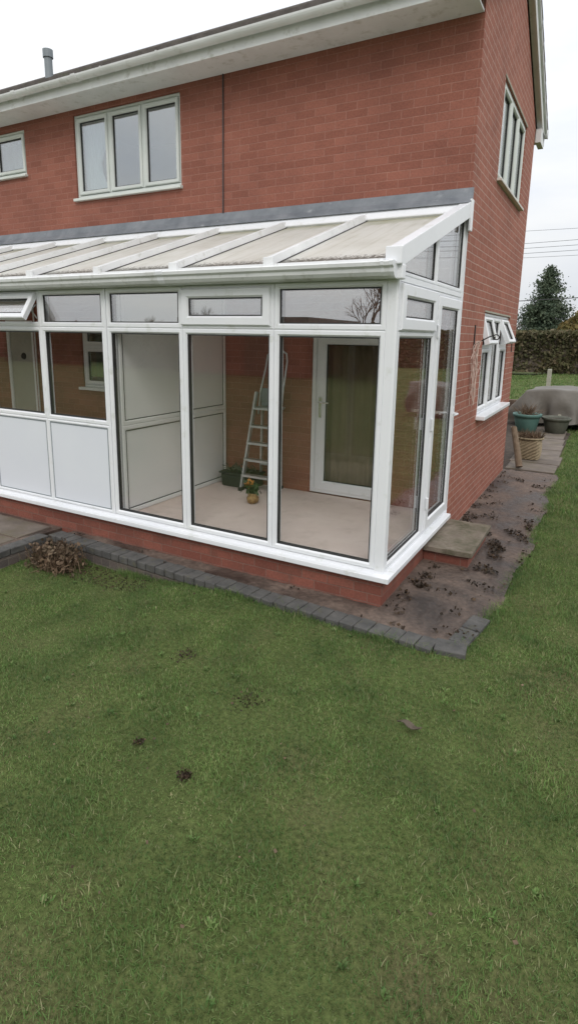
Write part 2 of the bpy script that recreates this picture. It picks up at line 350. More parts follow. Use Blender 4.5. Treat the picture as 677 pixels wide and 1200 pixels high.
def leafquads(c, size, aspect=1.6, flat=.0, jit=.5):
    """random little quads at centres c"""
    n = len(c); a = rng.normal(size=(n, 3)); a[:, 2] *= (1 - flat); a /= np.linalg.norm(a, axis=1)[:, None]
    b = rng.normal(size=(n, 3)); b[:, 2] *= (1 - flat); b -= a * (a * b).sum(1)[:, None]; b /= np.linalg.norm(b, axis=1)[:, None] + 1e-9
    s = (size * (1 + jit * (rng.random(n) - .5) * 2))[:, None] / 2 if np.isscalar(size) else (size * (1 + jit * (rng.random(n) - .5) * 2))[:, None] / 2
    p = np.stack([c - a * s * aspect, c + b * s - a * s * .2, c + a * s * aspect, c - b * s + a * s * .2], 1).reshape(-1, 3)
    return p, np.arange(4 * n).reshape(n, 4)

# ------------------------------------------------------------------ key dimensions (metres)
YH = 1.82          # house front wall
XH = 0.02          # house gable wall
YB = 5.35          # house rear corner
XL = -10.5         # how far the house runs left
ZE = 4.70          # soffit height
SL = .335          # conservatory roof slope
ZR0 = 2.475        # conservatory roof sheet underside at y=0

# ------------------------------------------------------------------ HOUSE
house = thing('brick_house', 'two storey red brick house with tiled roof standing behind the white conservatory', 'house', (-5, 3.5, 0))
def wall_cells(bm, T, u0, u1, v0, v1, holes, t):
    us = sorted({u0, u1, *[h[0] for h in holes], *[h[1] for h in holes]}); vs = sorted({v0, v1, *[h[2] for h in holes], *[h[3] for h in holes]})
    def solid(i, j):
        if i < 0 or j < 0 or i >= len(us) - 1 or j >= len(vs) - 1: return False
        cu, cv = (us[i] + us[i + 1]) / 2, (vs[j] + vs[j + 1]) / 2
        return not any(h[0] < cu < h[1] and h[2] < cv < h[3] for h in holes)
    def q(*p): bm.faces.new([bm.verts.new(T(*a)) for a in p])
    for i in range(len(us) - 1):
        for j in range(len(vs) - 1):
            if not solid(i, j): continue
            a, b, c, d = us[i], us[i + 1], vs[j], vs[j + 1]
            q((a, c, 0), (b, c, 0), (b, d, 0), (a, d, 0)); q((a, d, -t), (b, d, -t), (b, c, -t), (a, c, -t))
            if not solid(i - 1, j): q((a, c, -t), (a, c, 0), (a, d, 0), (a, d, -t))
            if not solid(i + 1, j): q((b, c, 0), (b, c, -t), (b, d, -t), (b, d, 0))
            if not solid(i, j - 1): q((a, c, -t), (b, c, -t), (b, c, 0), (a, c, 0))
            if not solid(i, j + 1): q((a, d, 0), (b, d, 0), (b, d, -t), (a, d, -t))
fh = [(-5.0, -3.286, 3.62, 4.637), (-7.0, -5.935, 4.04, 4.617), (-5.08, -4.15, 1.20, 2.06), (-6.66, -6.06, .235, 2.12), (-1.54, -.62, .235, 2.06)]
bm = bmesh.new(); wall_cells(bm, TF(YH), XL, XH - .003, -.15, ZE + .02, fh, .25)
# rear wall (plain)
wall_cells(bm, lambda u, v, n: Vector((u, YB + n, v)), XL, XH - .003, -.15, ZE + .02, [], .25)
wall_cells(bm, lambda u, v, n: Vector((XL - n - .0, u, v)), YH + .003, YB - .003, -.15, ZE + .02, [], .25)
obj('wall', bm, 'brick', house, recalc=False)
sh = [(2.915, 4.676, 1.06, 2.263), (2.958, 4.607, 3.60, 4.604)]
bm = bmesh.new(); wall_cells(bm, TS(XH), YH + .003, YB, -.15, ZE + .02, sh, .25)
ridge_y = (YH + YB) / 2; PIT = .53
a = [bm.verts.new((x, y, z)) for x in (XH, XH - .25) for y, z in ((YH, ZE + .02), (YB, ZE + .02), (YB, ZE + .10), (ridge_y, ZE + .10 + (ridge_y - YH) * PIT), (YH, ZE + .10))]
bm.faces.new(a[:5]); bm.faces.new(a[5:][::-1])
for i in range(5): bm.faces.new((a[i], a[(i + 1) % 5], a[5 + (i + 1) % 5], a[5 + i]))
obj('wall', bm, 'brick_lit_side', house, recalc=False)
# floors and inner wall that keep the rooms dark
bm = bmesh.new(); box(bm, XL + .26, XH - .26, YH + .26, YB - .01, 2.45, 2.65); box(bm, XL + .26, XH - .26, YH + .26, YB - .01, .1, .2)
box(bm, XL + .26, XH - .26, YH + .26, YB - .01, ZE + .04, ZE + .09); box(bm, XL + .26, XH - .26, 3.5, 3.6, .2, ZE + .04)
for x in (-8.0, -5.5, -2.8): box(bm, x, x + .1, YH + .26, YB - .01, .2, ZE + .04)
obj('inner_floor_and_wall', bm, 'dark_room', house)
# roof slopes with tile courses
def roof_half(y_e, sgn):
    bm = bmesh.new(); n = 9; Ls = (ridge_y - 1.36)
    z0 = 4.84
    for i in range(n):
        a0 = Ls * i / n; a1 = Ls * (i + 1) / n + .02
        ya, yb = y_e + sgn * a0, y_e + sgn * a1
        za, zb = z0 + a0 * PIT, z0 + a1 * PIT
        extrude_x(bm, [(ya, za + .0), (ya, za + .045), (yb, zb + .02), (yb, zb - .03)], XL - .1, XH + .11)
    return bm
rf = obj('roof', roof_half(1.36, 1), 'tile', house); obj('roof', roof_half(2 * ridge_y - 1.36, -1), 'tile', house)
obj('ridge_tiles', TB([(XL - .1, ridge_y, 6.03), (XH + .11, ridge_y, 6.03)], .10, 10), 'tile', rf)
# eaves: soffit, fascia, gutter front and rear
bm = bmesh.new(); box(bm, XL, XH - .01, 1.46, YH - .002, ZE, ZE + .018); box(bm, XL, XH + .06, 1.44, 1.46, ZE - .005, ZE + .17)
obj('fascia_and_soffit', bm, 'upvc_roof', house)
bm = bmesh.new(); box(bm, XL, XH - .01, YB + .002, YB + .34, ZE, ZE + .018); box(bm, XL, XH + .06, YB + .34, YB + .36, ZE - .005, ZE + .17)
box(bm, XH + .005, XH + .075, YB + .02, YB + .36, ZE - .07, ZE + .10)
obj('fascia_and_soffit', bm, 'upvc_roof', house)
def halfround(y, z, r=.055):
    p = [(y + r * math.cos(t), z + r * math.sin(t)) for t in [math.pi + math.pi * k / 10 for k in range(11)]]
    q = [(y + (r - .006) * math.cos(t), z + (r - .006) * math.sin(t)) for t in [2 * math.pi - math.pi * k / 10 for k in range(11)]]
    return p + q
bm = bmesh.new(); extrude_x(bm, halfround(1.38, 4.83), XL, XH + .08)
g = obj('gutter', bm, 'gutter', house)
for x, wd_, rr_ in ((-4.45, .07, .064), (-5.5, .07, .064), (-7.5, .07, .064), (-3.2, .025, .06), (-4.0, .025, .06), (-6.2, .025, .06), (-6.9, .025, .06)):
    bm = bmesh.new(); extrude_x(bm, [(y, z - .001) for y, z in halfround(1.38, 4.835, rr_)], x, x + wd_); obj('gutter_bracket', bm, 'gutter', g)
bm = bmesh.new(); extrude_x(bm, halfround(YB + .42, 4.83), XL, XH + .10); g2 = obj('gutter', bm, 'gutter', house)
bm = bmesh.new(); extrude_x(bm, [(YB + .42 + .06 * math.cos(t), 4.83 + .06 * math.sin(t)) for t in [2 * math.pi * k / 14 for k in range(14)]], XH + .10, XH + .115); obj('end_cap', bm, 'upvc', g2)
# barge boards on the gable
for s in (1, -1):
    bm = bmesh.new(); ye = 1.42 if s == 1 else 2 * ridge_y - 1.42
    for (xa, xb, d0, d1) in ((XH + .055, XH + .075, -.19, .0), (XH + .075, XH + .105, -.05, .015)):
        pf = [(ye, 4.86 + d0), (ye, 4.86 + d1), (ridge_y, 4.86 + d1 + abs(ridge_y - ye) * PIT), (ridge_y, 4.86 + d0 + abs(ridge_y - ye) * PIT)]
        extrude_x(bm, pf, xa, xb)
    extrude_x(bm, [(ye, 4.68), (ye, 4.70), (ridge_y, 4.70 + abs(ridge_y - ye) * PIT), (ridge_y, 4.68 + abs(ridge_y - ye) * PIT)], XH + .002, XH + .055)
    obj('barge_board', bm, 'upvc_roof', house)
# soil pipe through the roof
bm = bmesh.new(); tube(bm, [(-6.06, 2.4, 5.2), (-6.06, 2.4, 5.78)], .055, 14); tube(bm, [(-6.06, 2.4, 5.70), (-6.06, 2.4, 5.80)], .07, 14)
obj('vent_pipe', bm, 'greyplastic', house)
# thin dark cable down the front wall
obj('cable', TB([(-2.69, YH - .008, 4.70), (-2.692, YH - .009, 4.2), (-2.697, YH - .008, 3.7), (-2.70, YH - .009, 3.305)], .0075, 6), 'cable', house)

def window(parent, T, u0, u1, v0, v1, cols, fmat, glass, rec=.06, sill=None, outer_w=.04, sash_w=.045, open_top=None, fanlights=None, mull=.03, closed=None, sillmat=None, name='window'):
    """cols: boundaries as fractions; each column gets a sash ring + pane"""
    bm = bmesh.new(); ring(bm, T, rect(u0, u1, v0, v1), outer_w, -rec - .07, -rec)
    xs = [u0 + outer_w + (u1 - u0 - 2 * outer_w) * f for f in cols]
    for x in xs[1:-1]: prism(bm, T, rect(x - mull / 2, x + mull / 2, v0 + outer_w - .002, v1 - outer_w + .002), -rec - .068, -rec - .004)
    w = obj(name, bm, fmat, parent)
    for i in range(len(xs) - 1):
        a = xs[i] + (mull / 2 if i else 0) + .003; b = xs[i + 1] - (mull / 2 if i < len(xs) - 2 else 0) - .003
        segs = [(v0 + outer_w + .003, v1 - outer_w - .003, 0)]
        if fanlights and i in fanlights:
            h, ang = fanlights[i]; tr = v1 - outer_w - h
            bm = bmesh.new(); prism(bm, T, rect(a - .003, b + .003, tr - .02, tr + .02), -rec - .066, -rec - .003); obj('transom', bm, fmat, w)
            segs = [(v0 + outer_w + .003, tr - .023, 0), (tr + .023, v1 - outer_w - .003, ang)]
        for (c, d, ang) in segs:
            if ang:
                ca, sa = math.cos(ang), math.sin(ang)
                Tn = lambda u, v, n, d=d, ca=ca, sa=sa: T(u, d + (v - d) * ca + (n + rec) * sa, -rec + (n + rec) * ca - (v - d) * sa)
            else: Tn = T
            bm = bmesh.new(); ring(bm, Tn, rect(a, b, c, d), sash_w, -rec - .05, -rec + .012); obj('sash', bm, fmat, w)
            bm = bmesh.new(); ring(bm, Tn, rect(a + sash_w - .004, b - sash_w + .004, c + sash_w - .004, d - sash_w + .004), .012, -rec - .03, -rec - .012, .001, .001); obj('gasket', bm, 'gasket', w)
            bm = bmesh.new(); prism(bm, Tn, rect(a + sash_w, b - sash_w, c + sash_w, d - sash_w), -rec - .028, -rec - .022); obj('pane', bm, glass, w)
    if sill:
        ov, dp, th = sill
        bm = bmesh.new(); prism(bm, T, rect(u0 - ov, u1 + ov, v0 - th, v0 - .001), -rec - .05, dp)
        obj('sill', bm, sillmat or fmat, w, bevel=.006)
    return w
w = window(house, TF(YH), -5.0, -3.286, 3.655, 4.637, (0, .333, .667, 1), 'sage', 'glass_up', rec=.02, sill=(.02, .05, .035), sillmat='sage_pale')
def curtain(parent, T, u0, u1, v0, v1, dep, taper=0, waves=9):
    bm = bmesh.new(); nu, nv = 40, 8; vs = []
    for j in range(nv + 1):
        f = j / nv; row = []
        e = u1 - taper * (1 - abs(2 * f - .9)) 
        for i in range(nu + 1):
            s = i / nu; row.append(bm.verts.new(T(u0 + (e - u0) * s, v0 + (v1 - v0) * f, -dep + .02 * math.sin(s * waves * 6.28))))
        vs.append(row)
    for j in range(nv):
        for i in range(nu): bm.faces.new((vs[j][i], vs[j][i + 1], vs[j + 1][i + 1], vs[j + 1][i]))
    return obj('curtain', bm, 'curtain', parent, smooth=True)
curtain(w, TF(YH), -4.95, -4.48, 3.6, 4.6, .14, .22); curtain(w, TF(YH), -3.55, -3.3, 3.6, 4.6, .36, .06)
w = window(house, TF(YH), -7.0, -5.935, 4.055, 4.617, (0, .38, 1), 'sage_pale', 'glass_up', rec=.02, sill=(.02, .05, .03), sillmat='sage_pale')
curtain(w, TF(YH), -6.97, -5.96, 4.05, 4.6, .34)
window(house, TF(YH), -5.08, -4.15, 1.23, 2.06, (0, .5, 1), 'inwhite', 'glass_up', rec=.02, sill=(.05, .05, .04), fanlights={0: (.24, 0), 1: (.24, 0)})
window(house, TS(XH), 2.915, 4.676, 1.11, 2.263, (0, .33, .667, 1), 'upvc', 'glass', rec=.02, sill=(.03, .10, .045), fanlights={0: (.34, R(16)), 2: (.34, R(24))}, mull=.05)
w = window(house, TS(XH), 2.958, 4.607, 3.64, 4.604, (0, .333, .667, 1), 'sage_pale', 'glass_up', rec=.02, sill=(.03, .05, .03), sillmat='sill_stone')
curtain(w, TS(XH), 2.98, 4.58, 3.62, 4.6, .40, 0, 14)
# thin grey lintel trim strips above side windows
for (a, b, z) in ((2.915, 4.676, 2.263), (2.958, 4.607, 4.604)):
    obj('lintel_trim', (lambda: (lambda bm: (prism(bm, TS(XH), rect(a - .02, b + .02, z + .001, z + .02), -.05, .006), bm)[1])(bmesh.new()))(), 'greywood', house)
# back door inside the conservatory
def glazed_door(parent, T, u0, u1, v0, v1, rec, fw, sw, bottom, glass, hx, name='door', fmat='upvc', hz=1.27):
    bm = bmesh.new(); ring(bm, T, rect(u0, u1, v0, v1), fw, -rec - .07, -rec)
    d = obj(name, bm, fmat, parent)
    a, b, c, e = u0 + fw + .004, u1 - fw - .004, v0 + fw * .6, v1 - fw - .004
    bm = bmesh.new(); ring(bm, T, rect(a, b, c, e), sw, -rec - .05, -rec + .012); obj('door_leaf', bm, fmat, d)
    bm = bmesh.new(); ring(bm, T, rect(a + sw - .004, b - sw + .004, c + sw - .004, e - sw + .004), .012, -rec - .03, -rec - .01, .001, .001); obj('gasket', bm, 'gasket', d)
    bm = bmesh.new(); prism(bm, T, rect(a + sw, b - sw, c + sw, e - sw), -rec - .03, -rec - .02); obj('pane', bm, glass, d)
    bm = bmesh.new(); hu = hx; prism(bm, T, rect(hu - .014, hu + .014, hz - .17, hz + .05), -rec + .012, -rec + .020)
    tube(bm, [T(hu, hz, -rec + .02), T(hu, hz, -rec + .06), T(hu + .02, hz, -rec + .065), T(hu + .12, hz, -rec + .06)], .009, 8)
    tube(bm, [T(hu, hz - .11, -rec + .02), T(hu, hz - .11, -rec + .026)], .011, 10); obj('handle', bm, 'chrome', d)
    return d
M['tan_door_backing'] = surf('tan_door_backing', (.17, .135, .10), (.21, .17, .13), scale=3, rough=.95)
bd = glazed_door(house, TF(YH), -1.54, -.62, .245, 2.06, .0, .06, .105, 0, 'glass_inner', -1.425)
curtain(bd, TF(YH), -1.47, -.70, .27, 2.0, .13, 0, 7).data.materials[0] = M['tan_door_backing']  # tan sheet added behind the door so its pane looks less dark
# beige panel door further left
bm = bmesh.new(); ring(bm, TF(YH), rect(-6.66, -6.06, .24, 2.12), .05, -.10, .006); d = obj('door', bm, 'inwhite', house)
obj('door_leaf', B(-6.605, -6.115, YH + .02, YH + .06, .26, 2.065), 'door_beige', d)
bm = bmesh.new(); bmesh.ops.create_cone(bm, segments=20, radius1=.05, radius2=.04, depth=.02, cap_ends=True, matrix=Matrix.Translation((-6.32, YH + .008, 1.61)) @ Matrix.Rotation(R(90), 4, 'X'))
obj('door_knocker', bm, 'iron', d)
obj('pipe', TB([(-6.0, YH - .02, .24), (-6.0, YH - .02, 2.3)], .011, 8), 'upvc', house)

# ------------------------------------------------------------------ CONSERVATORY
con = thing('conservatory', 'white lean-to conservatory with glazed sides on a low brick wall', 'conservatory', (-2, .9, 0))
CL = -8.1
BAYS = [-8.0, -7.11, -6.23, -5.35, -4.465, -3.585, -2.72, -1.845, -.965, -.075]
bm = bmesh.new(); wall_cells(bm, TF(0), CL, -.003, -.15, .20, [], .10); wall_cells(bm, TS(0), .003, YH - .002, -.15, .20, [], .10)
obj('base_wall', bm, 'brick_base', con, recalc=False)
obj('floor', B(CL + .1, -.1, .1, YH - .003, .10, .235), 'carpet', con)
# sill: L shaped, nose projecting
bm = bmesh.new()
box(bm, CL, .062, -.062, .09, .202, .245); box(bm, -.10, .062, .0901, YH - .003, .202, .245)
bm2 = bm; obj('sill', bm2, 'upvc', con, bevel=.006)
bm = bmesh.new(); box(bm, CL, -.002, .004, .085, .2455, .268); box(bm, -.085, -.002, .0851, YH - .004, .2455, .268); obj('frame_foot', bm, 'upvc', con)
T0 = TF(0); S0 = TS(0)
ZB, ZM, ZT, ZP = .27, 1.122, 2.02, 2.36
def pane(T, poly, parent, glass='glass', n0=-.045, n1=-.020):
    bm = bmesh.new(); ring(bm, T, [tuple(p) for p in inset(poly, -.004)], .012, n0 - .004, n1 + .008, .001, .001); obj('gasket', bm, 'gasket', parent)
    bm = bmesh.new(); prism(bm, T, poly, n0, n1); return obj('pane', bm, glass, parent)
def vent(T, u0, u1, v0, v1, parent, w, ang=0):
    if ang:
        ca, sa = math.cos(ang), math.sin(ang); d = v1
        Tn = lambda u, v, n: T(u, d + (v - d) * ca + n * sa, n * ca - (v - d) * sa + .01)
    else: Tn = T
    bm = bmesh.new(); ring(bm, Tn, rect(u0, u1, v0, v1), w, -.03, .022, .008, .016); s = obj('vent_sash', bm, 'upvc', parent)
    pane(Tn, rect(u0 + w, u1 - w, v0 + w, v1 - w), parent, 'glass_top', n0=-.022, n1=.0)
    if ang:
        for u in (u0 + .03, u1 - .03):
            bm = bmesh.new(); tube(bm, [T(u, v1 - .10, -.01), Tn(u, v0 + .06, -.02)], .007, 6); tube(bm, [T(u, v0 + .05, -.01), Tn(u, (v0 + v1) / 2, -.02)], .006, 6)
            obj('stay', bm, 'metal', parent)
RW = .046
for i in range(len(BAYS) - 1):
    a, b = BAYS[i], BAYS[i + 1]
    if i == 5: b -= .012
    if i == 6: a += .012
    bm = bmesh.new()
    half = i <= 5
    ring(bm, T0, rect(a + .001, b - .001, ZT + .001, ZP), RW, -.07, 0)
    if half:
        ring(bm, T0, rect(a + .001, b - .001, ZM, ZT), RW, -.07, 0)
        ring(bm, T0, rect(a + .001, b - .001, ZB, ZM - .001), RW - .012, -.07, 0)
    else: ring(bm, T0, rect(a + .001, b - .001, ZB, ZT), RW, -.07, 0)
    fr = obj('window_frame', bm, 'upvc', con)
    ii = lambda r_, w_=RW: inset(r_, w_)
    if half:
        pane(T0, ii(rect(a, b, ZM, ZT)), fr)
        bm = bmesh.new(); prism(bm, T0, ii(rect(a, b, ZB, ZM), RW - .012), -.04, -.008); obj('infill_panel', bm, 'panel', fr)
        bm = bmesh.new(); ring(bm, T0, ii(rect(a, b, ZB, ZM), RW - .016), .008, -.02, -.004, .001, .001); obj('panel_seal', bm, 'greyplastic', fr)
    else: pane(T0, ii(rect(a, b, ZB, ZT)), fr)
    if i == 7: vent(T0, a + .005, b - .027 + .0, ZT + .027, ZP - .034 + .008, fr, .075)
    elif i in (4, 1): vent(T0, a + .03, b - .03, ZT + .03, ZP - .03, fr, .06, R(32))
    else: pane(T0, ii(rect(a, b, ZT, ZP)), fr, 'glass_top')
# vertical posts
bm = bmesh.new(); box(bm, -2.7318, -2.7082 - .0, -.004, .09, ZB - .001, ZP); obj('mullion_cover', bm, 'upvc', con, bevel=.003)
bm = bmesh.new(); prism(bm, lambda u, v, n: Vector((u, v, n)), [(-.0745, .10), (-.10, .10), (-.10, .08), (-.0745, .001), (-.012, .001), (.0, .010), (.0, .045), (-.01, .0445), (-.03, .10)], ZB - .0005, ZP + .0); obj('corner_post', bm, 'upvc', con)
# eaves beam
bm = bmesh.new(); box(bm, CL, .0, -.015, .08, ZP + .001, ZR0 - .003); obj('eaves_beam', bm, 'upvc', con)
# side frame
fr_s = None
bm = bmesh.new(); ring(bm, S0, rect(.046, .968, ZB, ZT - .001), .042, -.07, 0); ring(bm, S0, rect(.046, .968, ZT, ZP - .01), .030, -.07, 0)
fr_s = obj('window_frame', bm, 'upvc', con)
pane(S0, inset(rect(.046, .968, ZB, ZT), .042), fr_s)
vent(S0, .058, .956, ZT + .008, ZP - .02, fr_s, .090)
bm = bmesh.new()
for z in (2.10, 2.18): tube(bm, [(.004, .972, z - .02), (.012, .972, z - .02), (.012, .972, z + .02), (.004, .972, z + .02)], .01, 6)
obj('hinge', bm, 'upvc', fr_s)
# door in side
bm = bmesh.new(); ring(bm, S0, rect(.969, 1.812, ZB, ZP - .01), .030, -.07, 0); dr = obj('door', bm, 'upvc', con)
bm = bmesh.new(); ring(bm, S0, rect(1.0, 1.781, ZB + .025, ZP - .042), .092, -.05, .022); obj('door_leaf', bm, 'upvc', dr)
pane(S0, inset(rect(1.0, 1.781, ZB + .025, ZP - .042), .092), dr, n0=-.02, n1=.0)
for z in (.55, 1.25, 2.03):
    bm = bmesh.new(); tube(bm, [(.026, 1.0, z - .05), (.026, 1.0, z + .05)], .013, 10); box(bm, .0221, .03, 1.0, 1.045, z - .035, z + .035); obj('hinge', bm, 'upvc', dr)
bm = bmesh.new(); box(bm, .022, .030, 1.72, 1.748, 1.10, 1.33); tube(bm, [(.03, 1.734, 1.27), (.07, 1.734, 1.27), (.075, 1.71, 1.27), (.07, 1.61, 1.27)], .009, 8); obj('handle', bm, 'upvc', dr)
# transom + gable triangle
ztop = lambda y: ZR0 + SL * y - .004
bm = bmesh.new(); box(bm, -.07, .002, .046, 1.812, ZP - .009, ZP + .03); obj('transom', bm, 'upvc', con, bevel=.003)
yl = (ZP + .035 - ZR0 + .004) / SL
for (p) in ([(.046, ZP + .031), (.925, ZP + .031), (.925, ztop(.925)), (.046, ztop(.046))], [(.926, ZP + .031), (1.812, ZP + .031), (1.812, ztop(1.812)), (.926, ztop(.926))]):
    bm = bmesh.new(); ring(bm, S0, p, .040 if p[0][0] > .5 else .034, -.07, 0); f = obj('gable_frame', bm, 'upvc', con)
    pane(S0, inset(p, .040 if p[0][0] > .5 else .034), f, 'glass_top')
bm = bmesh.new(); box(bm, -.06, .018, 1.8125, YH + .0 - .003, .246, 3.10); obj('wall_channel', bm, 'upvc', con)
# roof: sheets, rafters
XR = [-8.05, -7.14, -6.25, -5.36, -4.47, -3.60, -2.715, -1.865, -.975, -.03]
slope_len = math.hypot(1.84, SL * 1.84)
for i in range(len(XR) - 1):
    me_b = bmesh.new(); y0, y1 = -.045, 1.79; ny = 2
    x0, x1 = XR[i] + .004, XR[i + 1] - .004
    vs = [[me_b.verts.new((x, y, ZR0 + SL * y + t)) for (x, y) in ((x0, y0), (x1, y0), (x1, y1), (x0, y1))] for t in (0, .022)]
    me_b.faces.new(vs[0][::-1]); me_b.faces.new(vs[1])
    for k in range(4): me_b.faces.new((vs[0][k], vs[0][(k + 1) % 4], vs[1][(k + 1) % 4], vs[1][k]))
    o = obj('roof_panel', me_b, 'roofsheet', con)
    uvl = o.data.uv_layers[0]; org = root_origin(con)
    for lp in o.data.loops:
        c = o.data.vertices[lp.vertex_index].co + org; uvl.data[lp.index].uv = (c.x, (c.y + .045) * 1.055)
    bm = bmesh.new(); box(bm, x0 + .03, x1 - .03, -.062, -.047, ZR0 - .022, ZR0 + .016); obj('end_trim', bm, 'upvc_roof', o)
def rafter(x, w=.07, h=.060, y0=-.075, y1=1.80, mat='upvc_roof'):
    bm = bmesh.new(); prof = [(-w / 2, .023), (-w / 2, .03), (-w * .32, .023 + h), (w * .32, .023 + h), (w / 2, .03), (w / 2, .023)]
    A = [bm.verts.new((x + u, y0, ZR0 + SL * y0 + v)) for u, v in prof]; Bv = [bm.verts.new((x + u, y1, ZR0 + SL * y1 + v)) for u, v in prof]
    n = len(prof)
    for i in range(n): bm.faces.new((A[i], A[(i + 1) % n], Bv[(i + 1) % n], Bv[i]))
    bm.faces.new(A[::-1]); bm.faces.new(Bv)
    r_ = obj('rafter', bm, mat, con)
    bm = bmesh.new(); box(bm, x - w / 2 - .006, x + w / 2 + .006, y0 - .008, y0 + .022, ZR0 - .035, ZR0 + .062); obj('rafter_end_cap', bm, 'upvc_roof', r_, bevel=.006)
    bm = bmesh.new()
    for sx in (-1, 1): prism(bm, lambda u, v, n: Vector((n, u, v)), [(-.04, ZR0 + SL * -.04 + .0225), (1.78, ZR0 + SL * 1.78 + .0225), (1.78, ZR0 + SL * 1.78 + .029), (-.04, ZR0 + SL * -.04 + .029)], x + sx * (w / 2 + .001), x + sx * (w / 2 + .008))
    obj('shadow_edge', bm, 'gasket', r_)  # black strips beside each bar stand in for its shadow edge
    return r_
for x in XR[:-1]: rafter(x)
# underside bars seen from inside
for x in XR[:-1]:
    bm = bmesh.new(); vs = []
    prism(bm, lambda u, v, n, x=x: Vector((x + n, u, v)), [(.09, ZR0 + SL * .09 - .045), (1.79, ZR0 + SL * 1.79 - .045), (1.79, ZR0 + SL * 1.79 - .002), (.09, ZR0 + SL * .09 - .002)], -.022, .022)
    obj('rafter_underside', bm, 'upvc', con)
# verge board at the right end
bm = bmesh.new()
for (xa, xb, d0, d1) in ((-.06, .024, .024, .105), (.024, .040, -.022, .112)):
    prism(bm, lambda u, v, n: Vector((n, u, v)), [(-.07, ZR0 + SL * -.07 + d0), (1.795, ZR0 + SL * 1.795 + d0), (1.795, ZR0 + SL * 1.795 + d1), (-.07, ZR0 + SL * -.07 + d1)], xa, xb)
vb = obj('verge_board', bm, 'upvc', con, bevel=.004)
bm = bmesh.new(); box(bm, -.068, .046, -.105, -.071, ZR0 - .03, ZR0 + .085); box(bm, -.010, .046, -.072, -.0, ZP - .005, ZR0 - .025)
obj('end_block', bm, 'upvc', vb, bevel=.008)
# wall plate + flashing
bm = bmesh.new(); extrude_x(bm, [(1.70, 3.085), (1.70, 3.095), (1.765, 3.175), (YH - .003, 3.20), (YH - .003, 3.05), (1.74, 3.05)], XR[0] - .05, .03); obj('wall_plate', bm, 'upvc', con)
bm = bmesh.new(); extrude_x(bm, [(1.735, 3.168), (1.74, 3.182), (1.785, 3.232), (YH - .004, 3.31), (YH - .001, 3.31), (YH - .001, 3.205), (1.79, 3.19)], XR[0] - .06, XH + .02)
me_f = obj('flashing', bm, 'lead', con)
bm = bmesh.new(); box(bm, .0305, .052, 1.745, YH - .002, 2.93, 3.20); obj('verge_end_post', bm, 'upvc', con, bevel=.004)
# gutter with ogee front
gp = [(-.018, 2.452), (-.165, 2.462), (-.172, 2.455), (-.168, 2.432), (-.150, 2.418), (-.146, 2.395), (-.128, 2.372), (-.10, 2.362), (-.020, 2.362), (-.018, 2.37)]
bm = bmesh.new(); extrude_x(bm, gp, CL - .05, .004); gt = obj('gutter', bm, 'upvc_roof', con)
cx = sum(p[0] for p in gp) / len(gp); cz = sum(p[1] for p in gp) / len(gp)
big = [(cx + (y - cx) * 1.07, cz + (z - cz) * 1.09) for y, z in gp]
big = [(min(y, -.0161), z) for y, z in big]
bm = bmesh.new(); extrude_x(bm, big, -1.965, -1.90); obj('gutter_joint', bm, 'upvc', gt)
bm = bmesh.new(); extrude_x(bm, big, -.015, .012); extrude_x(bm, big, -.075, -.055); obj('gutter_end_cap', bm, 'upvc', gt)
# partition wall inside
part = bmesh.new(); 
TP = lambda u, v, n: Vector((-2.665 + n, u, v))
topz = lambda y: ZR0 + SL * y - .05
ring(part, TP, [(.10, .236), (1.80, .236), (1.80, 1.11), (.10, 1.11)], .05, -.06, 0); ring(part, TP, [(.10, 1.1105), (1.80, 1.1105), (1.80, topz(1.80)), (.10, topz(.10))], .05, -.06, 0)
pw = obj('partition', part, 'inwhite', con)
for p in ([(.15, .286), (1.75, .286), (1.75, 1.06), (.15, 1.06)], [(.15, 1.16), (1.75, 1.16), (1.75, topz(1.75) - .05), (.15, topz(.15) - .05)]):
    bm = bmesh.new(); prism(bm, TP, p, -.04, -.014); obj('partition_panel', bm, 'inwhite', pw)
    bm = bmesh.new(); ring(bm, TP, inset(p, -.003), .008, -.014, -.008, .001, .001); obj('gasket', bm, 'gasket', pw)
# closed left end
bm = bmesh.new(); prism(bm, lambda u, v, n: Vector((CL + .04 + n, u, v)), [(0.09, .236), (1.80, .236), (1.80, topz(1.8)), (.09, topz(.09))], 0, .05); obj('end_panel', bm, 'inwhite', con)

# ------------------------------------------------------------------ things inside the conservatory
lad = thing('stepladder', 'tall aluminium stepladder with top hoop standing inside behind the glass', 'ladder', (-2.0, 1.55, .236))
Lf, Rf = Vector((-2.23, 1.46, .24)), Vector((-1.83, 1.44, .24))
Lt, Rt = Vector((-2.10, 1.58, 1.36)), Vector((-1.80, 1.57, 1.37))
def bar(bm, a, b, w=.05, t=.022):
    a, b = Vector(a), Vector(b); d = (b - a).normalized(); s = Vector((1, 0, 0)); s = (s - d * s.dot(d)).normalized(); n = d.cross(s)
    vs = [bm.verts.new(p + s * (sx * t / 2) + n * (sy * w / 2)) for p in (a, b) for sx, sy in ((-1, -1), (1, -1), (1, 1), (-1, 1))]
    bm.faces.new(vs[:4][::-1]); bm.faces.new(vs[4:])
    for k in range(4): bm.faces.new((vs[k], vs[(k + 1) % 4], vs[4 + (k + 1) % 4], vs[4 + k]))
for a, b in ((Lf, Lt), (Rf, Rt)):
    bm = bmesh.new(); bar(bm, a, b); st = obj('stile', bm, 'metal', lad)
    bm = bmesh.new(); box(bm, a.x - .02, a.x + .02, a.y - .035, a.y + .035, a.z - .004, a.z + .04); obj('foot', bm, 'blackplastic', st)
